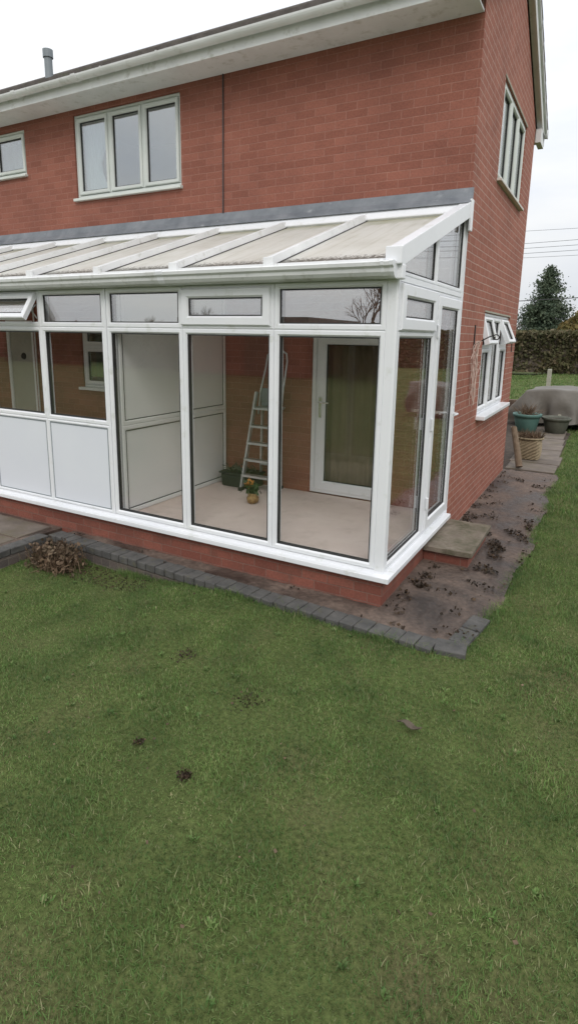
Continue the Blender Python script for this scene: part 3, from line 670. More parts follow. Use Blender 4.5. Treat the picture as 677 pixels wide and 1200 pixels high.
for z in (.42, .60, .79, .98):
    f = (z - .24) / 1.12; a = Lf.lerp(Lt, f); b = Rf.lerp(Rt, f); bm = bmesh.new(); box(bm, a.x, b.x, (a.y + b.y) / 2 - .04, (a.y + b.y) / 2 + .04, z - .012, z + .012); obj('tread', bm, 'metal', lad)
bm = bmesh.new(); box(bm, -2.08, -1.80, 1.46, 1.70, 1.175, 1.20); obj('platform', bm, 'metal', lad, bevel=.005)
bm = bmesh.new(); box(bm, -2.075, -1.815, 1.62, 1.645, 1.20, 1.40); obj('tool_tray', bm, 'greyplastic', lad, bevel=.01)
hoop = [Lt + Vector((.012, .02, -.25)), Lt + Vector((.03, .03, .0)), Vector((-2.035, 1.66, 1.62)), Vector((-2.02, 1.68, 1.76)), Vector((-1.99, 1.69, 1.80)), Vector((-1.93, 1.69, 1.815)), Vector((-1.84, 1.69, 1.81)), Vector((-1.79, 1.69, 1.78)), Vector((-1.775, 1.68, 1.70)), Vector((-1.79, 1.64, 1.45)), Rt + Vector((-.0, .02, -.25))]
obj('hand_hoop', TB(hoop, .011, 8), 'metal', lad, smooth=True)
for a, b in (((-2.16, 1.77, .24), (-2.07, 1.66, 1.2)), ((-1.88, 1.77, .24), (-1.84, 1.66, 1.2))):
    bm = bmesh.new(); bar(bm, a, b, .035, .02); lg = obj('rear_leg', bm, 'metal', lad)
    bm = bmesh.new(); box(bm, a[0] - .016, a[0] + .016, a[1] - .025, a[1] + .025, .236, .27); obj('foot', bm, 'blackplastic', lg)
bm = bmesh.new(); box(bm, -2.14, -1.87, 1.72, 1.74, .50, .53); obj('rear_brace', bm, 'metal', lad)

bx = thing('storage_crate', 'dark green lidded plastic crate on the floor behind the ladder', 'crate', (-2.33, 1.62, .236))
bm = bmesh.new(); vs = box(bm, -2.56, -2.12, 1.52, 1.78, .237, .385)
for v in vs:
    if v.co.z < .3: v.co.x = -2.34 + (v.co.x + 2.34) * .92
obj('tub', bm, 'blackplastic', bx, bevel=.02)
bm = bmesh.new(); box(bm, -2.575, -2.10, 1.505, 1.795, .386, .412); obj('lid', bm, 'blackplastic', bx, bevel=.01)
bm = bmesh.new()
for k in range(26):
    p = Vector((-2.55 + rng.random() * .4, 1.55 + rng.random() * .2, .412)); q = p + Vector((rng.normal() * .07, rng.normal() * .05, .02 + rng.random() * .06)); tube(bm, [p, (p + q) / 2 + Vector((0, 0, .02)), q], .005, 5)
obj('contents', bm, 'greypot', bx)

fl = thing('flower_ornament', 'small gold foil pot with orange flower on the beige floor', 'flower pot', (-1.84, 1.09, .236))
bm = bmesh.new(); lathe(bm, [(.035, .001), (.06, .02), (.065, .07), (.045, .095), (.055, .11), (.02, .112)], (-1.84, 1.09, .236), 14, .06); obj('pot', bm, 'gold', fl, smooth=True)
c = np.array([(-1.84, 1.09, .40)]) + rng.normal(size=(70, 3)) * (.035, .035, .04); p, f = leafquads(c, .04); npmesh('leaves', p, [f], 'leafgreen', fl, (-1.84, 1.09, .236))
c = np.array([(-1.865, 1.07, .455)]) + rng.normal(size=(34, 3)) * (.016, .016, .018); p, f = leafquads(c, .04); npmesh('petals', p, [f], 'orange', fl, (-1.84, 1.09, .236))

# ------------------------------------------------------------------ step at the side door
st = thing('door_step', 'low concrete slab step on red bricks below the side door', 'step', (.22, 1.53, 0))
bm = bmesh.new(); wall_cells(bm, TF(1.10), .005, .40, -.02, .095, [], .83); obj('brick_base', bm, 'brick_base', st, recalc=True)
bm = bmesh.new(); vs = box(bm, .004, .435, 1.06, 1.97, .096, .142); bmesh.ops.subdivide_edges(bm, edges=bm.edges[:], cuts=9, use_grid_fill=True)
for v in bm.verts: v.co += Vector(mnoise.noise_vector(v.co * 9)) * .004
obj('slab', bm, 'concrete', st, bevel=.004)

# ------------------------------------------------------------------ ground
def sm(t): t = np.clip(t, 0, 1); return t * t * (3 - 2 * t)
def lawn_z(x, y):
    return -.03 - .13 * sm((-1.0 - x) / 1.4) * sm((2.5 + y) / 1.5 + .2) + .012 * np.sin(x * 2.1 + y * 1.3) * np.cos(y * 1.7 - x) + (np.clip(y - 12, 0, 16) * .02)
def kerb_out(x): return -.25 - .0508 * (x + 3.34)
def path_right(y):
    b = np.interp(y, [-.5, -.3, .35, .63, 1.2, 1.97, 3, 4.4, 6, 9.4, 12], [.66, .67, .74, .775, .80, .83, .82, .79, .80, .66, .58])
    return b + .022 * np.sin(y * 4.1) + .007 * np.sin(y * 13.3 + 1)
def nfield(x, y, s=1.0):
    return (np.sin(x * 2.3 * s + 1.3 * np.sin(y * 1.9 * s)) + np.sin(y * 3.1 * s + 1.7 * np.sin(x * 1.4 * s + 2))) * .25 + .5
# lawn terrain: finer grid near, coarse far
def grid(name, xs, ys, zf, mat, kind='structure', uvs=False):
    X, Y = np.meshgrid(xs, ys, indexing='ij'); Z = zf(X, Y)
    v = np.stack([X, Y, Z], -1).reshape(-1, 3); ny = len(ys)
    i, j = np.meshgrid(np.arange(len(xs) - 1), np.arange(ny - 1), indexing='ij'); a = (i * ny + j).ravel()
    f = np.stack([a, a + ny, a + ny + 1, a + 1], 1)
    o = npmesh(name, v, [f], mat); tag(o, kind=kind)
    for p in o.data.polygons: p.use_smooth = True
    return o
far = np.array([-400, -200, -100, -60, -40, -28, -20, -15]); near = np.arange(-12, 12.01, .2)
xs = np.concatenate([far, near, -far[::-1]]); ys = np.concatenate([far, np.arange(-12, 14.01, .2), np.array([15, 17, 20, 24, 28, 34, 45, 60, 100, 200, 400])])
lawn = grid('lawn', xs, ys, lambda x, y: lawn_z(x, y), 'lawn')
# muddy path
xs = np.linspace(-3.3, .88, 330); ys = np.linspace(-.40, 5.45, 240)
def mudz(x, y):
    z = np.zeros_like(x)
    for idx in np.ndindex(x.shape):
        p = Vector((x[idx] * 1.0, y[idx], 0)); z[idx] = .006 * mnoise.noise(p * 3) + .005 * mnoise.noise(p * 11) + .003 * mnoise.noise(p * 27)
    return z - .008
def mesh_masked(name, xs, ys, zf, keep, mat, kind='structure'):
    X, Y = np.meshgrid(xs, ys, indexing='ij'); Z = zf(X, Y); v = np.stack([X, Y, Z], -1).reshape(-1, 3); ny = len(ys)
    i, j = np.meshgrid(np.arange(len(xs) - 1), np.arange(ny - 1), indexing='ij')
    cx_ = (X[:-1, :-1] + X[1:, 1:]) / 2; cy_ = (Y[:-1, :-1] + Y[1:, 1:]) / 2; k = keep(cx_, cy_).ravel()
    a = (i * ny + j).ravel()[k]; f = np.stack([a, a + ny, a + ny + 1, a + 1], 1)
    o = npmesh(name, v, [f], mat); tag(o, kind=kind)
    for p in o.data.polygons: p.use_smooth = True
    return o
def on_path(x, y):
    front = (y > kerb_out(x) + .06) & (y < .0) & (x > -3.34) & (x < path_right(y))
    side = (y >= -.01) & (x > -.01) & (x < path_right(y))
    return front | side
mesh_masked('path', xs, ys, mudz, on_path, 'mud')
# far paving slabs + earth
def rowslab(x0, x1, y0, y1, z=.012, mat='slab', name='paving_slab', tilt=0):
    bm = bmesh.new(); box(bm, x0 + .006, x1 - .006, y0 + .006, y1 - .006, z - .045, z, rot=Matrix.Rotation(tilt, 3, 'Z') if tilt else None)
    return bm
bm = bmesh.new()
yy = 5.5
for k in range(8):
    d = .62 + .12 * (k % 3 == 1); bx0 = .02 - .05 * k * .6; x1_ = float(path_right(yy + .3)) - .03
    box(bm, max(bx0, -.3) + .01, x1_ - .01, yy + .01, yy + d - .01, -.04, .006 + .004 * (k % 2)); yy += d
tag(obj('slab_path', bm, 'slab', bevel=.006), kind='structure')
mesh_masked('bare_earth', np.linspace(-6, .7, 60), np.linspace(5.3, 13, 60), lambda x, y: -.012 + .006 * np.sin(x * 7) * np.sin(y * 6) + np.clip(y - 12, 0, 16) * .02, lambda x, y: (x < path_right(y)) & (y > 5.30), 'soil')
# patio at left
bm = bmesh.new()
px = [-8.0, -7.0, -6.1, -5.2, -4.45, -3.56]
for i in range(len(px) - 1):
    for (a, b) in ((-.47, -.06), (-1.1, -.47)):
        box(bm, px[i] + .012, px[i + 1] - .012, a + .012, b - .01, -.16, .004 - .006 * ((i + (a < -.5)) % 2))
tag(obj('patio', bm, 'slab', bevel=.008), kind='structure')
bm = bmesh.new(); box(bm, -8.05, -3.48, -1.12, -.002, -.16, -.010); tag(obj('patio_bed', bm, 'mud'), kind='structure')
# kerb of blue bricks
ed = thing('garden_edging', 'low edging of blue-grey bricks between lawn and conservatory', 'edging', (-1.3, -.35, 0))
def kb(x, y, ang, lx, ly, z0=-.06, z1=.006):
    bm = bmesh.new(); j = (rng.random(4) - .5)
    box(bm, x - lx / 2, x + lx / 2, y - ly / 2, y + ly / 2, z0, z1 + j[0] * .008, rot=Matrix.Rotation(ang + j[1] * .04, 3, 'Z') @ Matrix.Rotation(j[2] * .05, 3, 'X'))
    return obj('edging_brick', bm, 'bluebrick', ed, bevel=.007)
x = -3.38
while x < .50:
    kb(x + .055, kerb_out(x) + .075, -.0508 + R(-3), .106, .155); x += .111
kb(.60, -.335, R(8), .20, .155)
y = -.145
for k in range(2):
    kb(.645 + .035 * k, y + .0, R(-9), .13, .215); y += .222
y = -.36
for k in range(4): kb(-3.43, y, 0, .14, .205); y -= .212
bm = bmesh.new(); prism(bm, lambda u, v, n: Vector((u, v, n)), [(-3.36, kerb_out(-3.36) + .02), (-.2, kerb_out(-.2) + .02), (-.2, kerb_out(-.2) + .13), (-3.36, kerb_out(-3.36) + .13)], -.26, -.062)
M['bluecourse'] = brickmat('edging_course', (.10, .085, .08), (.15, .12, .105), (.16, .14, .12), w=.11, h=.075, ms=.006, off=0)
obj('lower_course', bm, 'bluecourse', ed)
bm = bmesh.new(); box(bm, -3.47, -3.36, -1.12, -.27, -.26, -.062); obj('lower_course', bm, 'bluecourse', ed)

# ------------------------------------------------------------------ grass blades
def blades(npts, xr, yr, h0, w0, keepf, prob=None):
    x = rng.uniform(*xr, npts); y = rng.uniform(*yr, npts)
    k = keepf(x, y)
    if prob is not None: k &= rng.random(npts) < prob(x, y)
    x, y = x[k], y[k]; return x, y, np.full(len(x), h0), np.full(len(x), w0)
SOIL = [(-.20, -2.07, .040, .9), (.62, -1.22, .03, .5), (-.25, -1.46, .10, .5), (-.55, -2.0, .04, .6), (-1.1, -1.15, .20, .35), (-.85, -1.25, .07, .55), (.2, -1.75, .08, .3), (-2.1, -1.6, .25, .3), (.95, -1.0, .2, .3), (.35, -.62, .07, .35), (-2.75, -.5, .3, .6), (-.9, -1.75, .10, .35), (.5, -2.0, .3, .25), (-1.6, -2.1, .3, .3)]
def lawn_ok(x, y):
    a = (y < kerb_out(x) + .012) & (x < .62) & (x > -3.5)
    a |= (x >= .60) & (x < .78) & (y < -.33 - (.70 - x) * .0)
    a |= (x > path_right(y) + .01) & (y > -.36)
    a |= (x > .76) & (y <= -.30)
    a &= ~((x < -3.34) & (y > -1.12))
    a &= ~((y > 5.3) & (x < .05))
    a |= (y < -1.13) & (x <= -3.4)
    return a
def soilprob(x, y):
    p = np.ones_like(x)
    for (sx, sy, r, s) in SOIL:
        d = np.hypot(x - sx, (y - sy)) / r; p *= 1 - s * np.exp(-d ** 3)
    p *= 1 - .93 * sm((kerb_out(x) * 0 + y + .62 + .06 * np.sin(x * 8)) / .12) * sm((-1.75 - x) / .5)
    pat = nfield(x, y, 2.2)
    return p * (.72 + .28 * pat)
P = [blades(540000, (-4.2, 3.1), (-3.8, .1), .019, .0034, lawn_ok, soilprob),
     blades(75000, (.55, 3.6), (-.3, 3.2), .024, .0040, lawn_ok, None),
     blades(60000, (.6, 5.0), (3.2, 9), .04, .007, lawn_ok, None),
     blades(40000, (-7, 8), (9, 13), .05, .013, lambda x, y: (x > path_right(y)) | (y > 11.8), None),
     blades(50000, (-9, 7), (13, 28), .06, .022, lambda x, y: x > -99, None)]
bx_, by_, bh, bw = [np.concatenate([p[i] for p in P]) for i in range(4)]
# longer untidy growth hugging the kerb and the path edge
def edge_strip(n):
    x = rng.uniform(-2.9, .6, n); return x, kerb_out(x) - np.abs(rng.normal(0, .035, n)) + .02
ex, ey = edge_strip(9000); kk = rng.random(len(ex)) < np.clip(nfield(ex * 3, ey * 0, 1.5) * 1.5 - .35, .1, 1)
ex, ey = ex[kk], ey[kk]
ry = rng.uniform(-.3, 6, 9000); rx = path_right(ry) + rng.normal(0, .03, 9000)
bx_ = np.concatenate([bx_, ex, rx]); by_ = np.concatenate([by_, ey, ry]); bh = np.concatenate([bh, np.full(len(ex), .045), np.full(len(rx), .038)]); bw = np.concatenate([bw, np.full(len(ex), .003), np.full(len(rx), .0036)])
n = len(bx_)
tuft = nfield(bx_, by_, 3.1) * .7 + .55
lf = rng.lognormal(0, .26, n); H = bh * lf * tuft
ang = rng.uniform(0, 2 * np.pi, n); lean = rng.normal(0, .55, n) + .35 * np.sign(rng.normal(size=n))
dx, dy = np.cos(ang), np.sin(ang); wx, wy = -dy, dx
z0 = lawn_z(bx_, by_) - .004
base = np.stack([bx_, by_, z0], 1); W = (bw * rng.uniform(.7, 1.4, n) / 2)[:, None]; wd = np.stack([wx, wy, np.zeros(n)], 1) * W
ld = np.stack([dx * lean, dy * lean, np.zeros(n)], 1) * H[:, None]; up = np.zeros((n, 3)); up[:, 2] = H
v = np.stack([base - wd, base + wd, base + ld * .35 + up * .55 + wd * .75, base + ld * .35 + up * .55 - wd * .75, base + ld + up * .92], 1).reshape(-1, 3)
i5 = np.arange(n) * 5
gr = npmesh('grass', v, [np.stack([i5, i5 + 1, i5 + 2, i5 + 3], 1), np.stack([i5 + 3, i5 + 2, i5 + 4], 1)], 'grass')
tag(gr, 'short damp green grass growing over the lawn', 'grass', kind='stuff')
# soil crumbs in the bare spots
c = []
for (sx, sy, r, s) in SOIL[:1] + SOIL[2:4] + SOIL[5:6]:
    m_ = int(2600 * r * s ** 2 * 1.6); q = rng.normal(size=(m_, 2)) * r * (.38 if r < .06 else .5) + (sx, sy); c.append(np.column_stack([q, lawn_z(q[:, 0], q[:, 1]) + .004 + rng.random(m_) * .012]))
q = np.column_stack([rng.uniform(-3.3, -1.9, 1500), rng.uniform(-.62, -.3, 1500)]); c.append(np.column_stack([q, lawn_z(q[:, 0], q[:, 1]) + rng.random(1500) * .015])); c = np.concatenate(c); c = c[lawn_ok(c[:, 0], c[:, 1])]
p, f = leafquads(c, .011, 1.0); tag(npmesh('loose_soil', p, [f], 'litter'), 'dark crumbly soil in small bare patches of the lawn', 'soil', kind='stuff')
# leaf litter on the path
c = []
for (sx, sy, rx_, ry_, m_) in ((.28, 2.45, .12, .18, 420), (.50, 2.15, .14, .22, 700), (.62, 1.75, .10, .25, 700), (.25, 2.1, .10, .10, 160), (.45, .95, .10, .10, 250), (.12, .55, .06, .22, 330), (.62, 1.2, .10, .25, 380), (.18, 3.2, .1, .4, 200), (.35, 4.7, .18, .14, 380), (.55, 4.6, .14, .2, 300), (.45, .5, .2, .25, 200), (.3, -.1, .22, .1, 160), (-1.2, -.1, 1.2, .04, 260), (.72, 2.7, .05, .8, 400), (.06, 3.5, .04, 1.2, 250), (-2.9, -.30, .3, .05, 300), (.08, 2.1, .05, .12, 120)):
    q = rng.normal(size=(m_, 2)) * (rx_, ry_) + (sx, sy); c.append(np.column_stack([q, np.abs(rng.normal(0, .006, m_)) + .003]))
c = np.concatenate(c); nzv = np.array([mnoise.noise(Vector((a * 5, b * 5, 0))) for a, b in c[:, :2]]); c = c[nzv > .14]; k = (c[:, 0] > .03) | (c[:, 1] < -.02); k &= (c[:, 0] < path_right(c[:, 1]) + .05); k &= ~((c[:, 0] < .44) & (c[:, 1] > 1.05) & (c[:, 1] < 1.98)); c = c[k]
c = c[(c[:, 1] > kerb_out(c[:, 0]) + .1)]
p, f = leafquads(c, .021, 1.2, .5); tag(npmesh('leaf_litter', p, [f], 'litter'), 'scattered dark wet leaves and debris lying on the muddy path', 'leaf litter', kind='stuff')
q = np.column_stack([rng.uniform(-4, 3, 260), rng.uniform(-3.6, 0, 260)]); q = q[lawn_ok(q[:, 0], q[:, 1])]
p, f = leafquads(np.column_stack([q, lawn_z(q[:, 0], q[:, 1]) + .014]), .012, 1.3, .8); tag(npmesh('fallen_leaves', p, [f], 'drystem'), 'tiny brown fallen leaves and bits scattered over the lawn', 'fallen leaves', kind='stuff')
# broad leaved weeds and coarse clumps
wc = np.column_stack([rng.uniform(-4, 3, 150), rng.uniform(-3.6, 0, 150)]); wc = wc[lawn_ok(wc[:, 0], wc[:, 1])]
c = np.repeat(wc, 12, 0); a_ = rng.uniform(0, 6.28, len(c)); ln_ = rng.uniform(.008, .026, len(c)); zb = lawn_z(c[:, 0], c[:, 1])
b0 = np.column_stack([c + rng.normal(size=c.shape) * .008, zb]); tp = b0 + np.column_stack([np.cos(a_) * ln_, np.sin(a_) * ln_, .012 + rng.random(len(c)) * .014]); sd2 = np.column_stack([-np.sin(a_), np.cos(a_), np.zeros(len(c))]) * .0042; md_ = (b0 + tp) / 2 + (0, 0, .007)
v = np.stack([b0 - sd2 * .4, b0 + sd2 * .4, md_ + sd2, md_ - sd2, tp], 1).reshape(-1, 3); i5 = np.arange(len(c)) * 5
tag(npmesh('lawn_weeds', v, [np.stack([i5, i5 + 1, i5 + 2, i5 + 3], 1), np.stack([i5 + 3, i5 + 2, i5 + 4], 1)], 'grass'), 'small broad leaved weeds growing in the lawn', 'weeds', kind='stuff')
# a dead leaf / twig on the lawn
tl = thing('dead_leaf', 'curled dark brown leaf lying on the lawn right of centre', 'leaf', (.60, -1.24, -.02))
bm = bmesh.new(); 
vs = [[bm.verts.new((.60 + (i - 3) * .02 + .004 * j, -1.24 + (j - 1.5) * .015 * (1 - abs(i - 3) / 4), .0 + .012 * math.sin(i * 1.1) + .008 * abs(j - 1.5))) for j in range(4)] for i in range(7)]
for i in range(6):
    for j in range(3): bm.faces.new((vs[i][j], vs[i + 1][j], vs[i + 1][j + 1], vs[i][j + 1]))
lo = obj('blade', bm, 'bark', tl); sd = lo.modifiers.new('solid', 'SOLIDIFY'); sd.thickness = .003

# dry shrub by the kerb corner
sh_ = thing('dried_shrub', 'small brown dead shrub in the bed by the brick edging', 'shrub', (-2.98, -.50, -.13))
V = []; F = []; off = 0
m_ = 900; th = rng.uniform(0, 2 * np.pi, m_); ph = np.abs(rng.normal(0, .75, m_)); ln = rng.uniform(.08, .20, m_)
d = np.stack([np.sin(ph) * np.cos(th), np.sin(ph) * np.sin(th), np.cos(ph)], 1); b0 = np.array([-2.98, -.50, -.13]) + rng.normal(size=(m_, 3)) * (.11, .07, .005)
tip = b0 + d * ln[:, None]; tip[:, 2] -= .3 * ln * np.sin(ph) ** 2; mid = (b0 + tip) / 2 + np.array([0, 0, .02])
sd_ = np.cross(d, rng.normal(size=(m_, 3))); sd_ /= np.linalg.norm(sd_, axis=1)[:, None]; sd_ *= .0035
v = np.stack([b0 - sd_, b0 + sd_, mid + sd_, mid - sd_, tip + sd_ * .5, tip - sd_ * .5], 1).reshape(-1, 3); i6 = np.arange(m_) * 6
npmesh('stems', v, [np.stack([i6, i6 + 1, i6 + 2, i6 + 3], 1), np.stack([i6 + 3, i6 + 2, i6 + 4, i6 + 5], 1)], 'drystem', sh_, (-2.98, -.50, -.13))
cc = tip[rng.integers(0, m_, 900)] + rng.normal(size=(900, 3)) * .015; p, f = leafquads(cc, .024, 1.5); npmesh('dead_leaves', p, [f], 'drystem', sh_, (-2.98, -.50, -.13))

# ------------------------------------------------------------------ brackets on the gable wall
def bracket(y, z, label, arm):
    t = thing('hanging_bracket', label, 'bracket', (XH, y, z), 'black iron brackets on the gable wall')
    obj('wall_plate', B(XH + .001, XH + .011, y - .011, y + .011, z - .13, z + .12), 'iron', t)
    bm = bmesh.new()
    if arm:
        pts = [(XH + .006, y, z - .08), (XH + .08, y, z - .04), (XH + .15, y, z - .0), (XH + .21, y, z + .022)] 
        for k in range(12):
            a = R(110 - k * 30); r = .030 * (1 - k * .045); pts.append((XH + .225 + r * math.cos(a), y, z - .005 + r * math.sin(a)))
    else: pts = [(XH + .006, y, z + .08), (XH + .05, y, z + .07), (XH + .07, y, z + .03), (XH + .05, y, z + .0), (XH + .03, y, z + .02)]
    tube(bm, pts, .0065, 6); obj('scroll_arm', bm, 'iron', t, smooth=True)
    return t
bracket(2.44, 1.995, 'black scrolled bracket carrying the twine, left of the ground floor side window', True)
bracket(5.03, 1.925, 'short black bracket on the brickwork right of the side window', False)
bm = bmesh.new()
for k in range(15):
    y0_, x0_ = 2.43 + rng.normal() * .015, XH + .055 + rng.normal() * .012
    ln_ = rng.uniform(.45, .74); pts = [(x0_, y0_, 1.955)]
    for s in range(1, 9): pts.append((max(XH + .008, x0_ - .015 + rng.normal() * .012), y0_ - .05 * math.sin(s / 8 * 2.4) * (k % 3 - .6) + rng.normal() * .014, 1.955 - ln_ * s / 8))
    tube(bm, pts, .0028, 5)
tag(obj('twine_hank', bm, 'twine', None, loc=(XH + .05, 2.43, 1.3)), 'tangled pale twine hanging from the wall bracket beside the window', 'twine')

# ------------------------------------------------------------------ things along the far path
lg = thing('leaning_log', 'bare timber post leaning on the far corner of the brick wall', 'post', (.22, 5.57, 0))
bm = bmesh.new(); tube(bm, [(.235, 5.52, .035), (.19, 5.60, .2), (.11, 5.74, .45), (.06, 5.83, .60)], [.052, .05, .047, .045], 12); obj('trunk', bm, 'wood', lg, smooth=False)
bm = bmesh.new(); lathe(bm, [(.045, 0), (.045, .004)], (.06, 5.83, .602), 10); obj('cut_end', bm, 'greywood', lg)
bk = thing('basket_planter', 'woven straw coloured basket planter with dry grass beside the path', 'planter', (.25, 6.45, 0))
bm = bmesh.new(); sg = 28; rings = []
for j in range(13):
    z = .02 + .34 * j / 12; r0 = .20 + .02 * math.sin(j / 12 * 3.1) 
    rr = []
    for k in range(sg):
        t = 2 * math.pi * k / sg; sq = 1 / max(abs(math.cos(t)), abs(math.sin(t))) * .62 + .38; r_ = r0 * sq * .88 + .008 * (1 if (j + k) % 2 else -1)
        rr.append(bm.verts.new((.25 + r_ * math.cos(t), 6.45 + r_ * math.sin(t), z)))
    rings.append(rr)
for j in range(12):
    for k in range(sg): bm.faces.new((rings[j][k], rings[j][(k + 1) % sg], rings[j + 1][(k + 1) % sg], rings[j + 1][k]))
bm.faces.new(rings[0][::-1]); bm.faces.new(rings[-1]); obj('basket', bm, 'basket', bk)
bm = bmesh.new(); tube(bm, [(.25 + .205 * math.cos(t) * 1.02, 6.45 + .205 * math.sin(t) * 1.02, .365) for t in [2 * math.pi * k / 24 for k in range(25)]], .016, 6); obj('rim', bm, 'basket', bk)
m_ = 500; a = rng.uniform(0, 6.28, m_); r_ = .19 * np.sqrt(rng.random(m_)); b0 = np.stack([.25 + r_ * np.cos(a), 6.45 + r_ * np.sin(a), np.full(m_, .36)], 1); tip = b0 + rng.normal(size=(m_, 3)) * (.06, .06, .02) + np.array([0, 0, .10]) * rng.uniform(.4, 1.5, (m_, 1)); s_ = rng.normal(size=(m_, 3)) * .004
npmesh('dry_grass', np.stack([b0 - s_, b0 + s_, tip], 1).reshape(-1, 3), [np.arange(3 * m_).reshape(-1, 3)], 'drystem', bk, (.25, 6.45, 0))
def pot(name, label, x, y, r, h, mat, plant):
    t = thing(name, label, 'pot', (x, y, 0))
    bm = bmesh.new(); lathe(bm, [(r * .62, 0), (r * .66, .01), (r * .86, h * .72), (r * .88, h * .82), (r * .98, h * .84), (r * 1.0, h * .98), (r * .97, h), (r * .86, h * .99), (r * .82, h * .86)], (x, y, .0), 32, close=False)
    bm.faces.new([v for v in bm.verts[:32]][::-1]); obj('tub', bm, mat, t, smooth=True)
    bm = bmesh.new(); lathe(bm, [(r * .85, h * .84), (r * .5, h * .88), (.02, h * .90)], (x, y, 0), 24, .08, close=False); obj('compost', bm, 'soil', t)
    if plant:
        m_ = 160; a = rng.uniform(0, 6.28, m_); b0 = np.stack([x + .5 * r * np.cos(a) * rng.random(m_), y + .5 * r * np.sin(a) * rng.random(m_), np.full(m_, h * .88)], 1); tip = b0 + rng.normal(size=(m_, 3)) * (.13, .13, .05) + (0, 0, .22); s_ = rng.normal(size=(m_, 3)) * .006
        npmesh('dry_stems', np.stack([b0 - s_, b0 + s_, tip], 1).reshape(-1, 3), [np.arange(3 * m_).reshape(-1, 3)], 'drystem', t, (x, y, 0))
    return t
pot('teal_tub', 'round teal plastic tub with dead stems near the house corner', -.17, 9.55, .30, .40, 'teal', True)
pot('grey_pot', 'wide grey-green plant pot in front of the covered furniture', .40, 9.75, .30, .34, 'greypot', False)
# covered furniture
cv = thing('covered_furniture', 'garden furniture under a draped grey-brown weather cover', 'cover', (.8, 11.1, 0))
bm = bmesh.new(); nu, nv = 110, 44; vs = []
def cover(s, t):
    # s along x from -.75..3.0 ; t across from front bottom over the top to the back bottom
    x = -.72 + 3.8 * s; top = .86 + .01 * math.sin(x * 5); top = top * min(1, max(.32, .35 + (x + .72) / .42 * .65)) if x < -.30 else top
    yf, yb_ = 10.35, 11.9
    if t < .4: f = t / .4; y = yf + .12 * f + (.16 - .14 * f) * math.sin(x * 9 + 2.5 * mnoise.noise(Vector((x * 2, f, 0)))) * (1 - f * .8); z = .10 + (top - .10) * f ** .9
    elif t < .7: f = (t - .4) / .3; y = yf + .12 + (yb_ - yf - .24) * f; z = top - .03 * math.sin(f * 3.14) * (1 + .5 * math.sin(x * 3))
    else: f = (t - .7) / .3; y = yb_ - .12 + .12 * f; z = top - (top - .06) * f
    nn = mnoise.noise_vector(Vector((x * 1.6, y * 1.6, z * 2))) * .08 + mnoise.noise_vector(Vector((x * 5, y * 3, z * 2.5))) * .035; nn.z *= .35
    z2 = z + nn.z + .03 * math.sin(x * 2.2)
    return Vector((x + nn.x, y + nn.y, max(.03, z2)))
for i in range(nu + 1): vs.append([bm.verts.new(cover(i / nu, j / nv)) for j in range(nv + 1)])
for i in range(nu):
    for j in range(nv): bm.faces.new((vs[i][j], vs[i + 1][j], vs[i + 1][j + 1], vs[i][j + 1]))
for e in (0, nu): 
    c0 = bm.verts.new((vs[e][0].co + vs[e][nv].co) / 2 + Vector((0, 0, .3)))
    for j in range(nv): bm.faces.new((vs[e][j], vs[e][j + 1], c0))
o = obj('fabric_cover', bm, 'tarp', cv, smooth=True)
for x in (.35, 1.4, 2.5):
    bm = bmesh.new(); box(bm, x, x + .06, 10.30, 10.36, .0, .34, rot=Matrix.Rotation(R(14), 3, 'Y')); obj('leg', bm, 'greywood', cv)
bm = bmesh.new(); box(bm, .2, 2.9, 10.42, 10.47, .12, .19); obj('rail', bm, 'greywood', cv)
sl = obj('timber_sleeper', B(-3.6, .2, 12.1, 12.3, .0, .42), 'sleeper', None, loc=(-1.7, 12.2, 0), bevel=.01); tag(sl, 'dark low timber wall of the raised bed behind the teal tub', 'sleeper')
fp = thing('fence_post', 'grey wooden post standing up behind the covered furniture', 'post', (-.2, 14, 0))
bm = bmesh.new(); box(bm, -.25, -.14, 13.95, 14.06, .0, 1.16); obj('post', bm, 'greywood', fp, bevel=.01)

# ------------------------------------------------------------------ hedge, trees
def hedge(name, label, x0, x1, yc, th, z0, h, n, size, mat='hedgeleaf', group=None):
    t = thing(name, label, 'hedge', ((x0 + x1) / 2, yc, z0), group)
    bm = bmesh.new(); nx = int((x1 - x0) / .5)
    vs = []
    for i in range(nx + 1):
        x = x0 + (x1 - x0) * i / nx; row = []
        for (dy, dz) in ((-th / 2, 0), (-th / 2 * 1.0, .35 * h), (-th / 2 * .9, .75 * h), (-th * .3, .95 * h), (th * .3, .95 * h), (th / 2 * .9, .75 * h), (th / 2, 0)):
            nn = mnoise.noise_vector(Vector((x * .9, dy, dz)) * 1.3) * .14
            row.append(bm.verts.new((x + nn.x, yc + dy * .86 + nn.y, z0 + dz * .93 + nn.z * (dz > 0))))
        vs.append(row)
    for i in range(nx):
        for j in range(6): bm.faces.new((vs[i][j], vs[i + 1][j], vs[i + 1][j + 1], vs[i][j + 1]))
    obj('inner_branches', bm, 'twig', t)
    u = rng.random(n); x = x0 + (x1 - x0) * rng.random(n)
    per = u * (2 * h + th); y = np.where(per < h, -th / 2, np.where(per < h + th, -th / 2 + (per - h), th / 2)); z = np.where(per < h, per, np.where(per < h + th, h, h - (per - h - th)))
    bump = np.array([mnoise.noise(Vector((a * 1.1, b, c_ * 1.2))) for a, b, c_ in zip(x, y, z)]) * .22
    sg = np.sign(y); y = y + sg * (bump * (np.abs(y) > th * .45)) + rng.normal(0, .07, n); z = z + bump * (z > h * .9) * .6 + rng.normal(0, .05, n)
    z = np.maximum(z, .03)
    p, f = leafquads(np.stack([x, yc + y, z0 + z], 1), size); npmesh('foliage', p, [f], mat, t, ((x0 + x1) / 2, yc, z0))
    return t
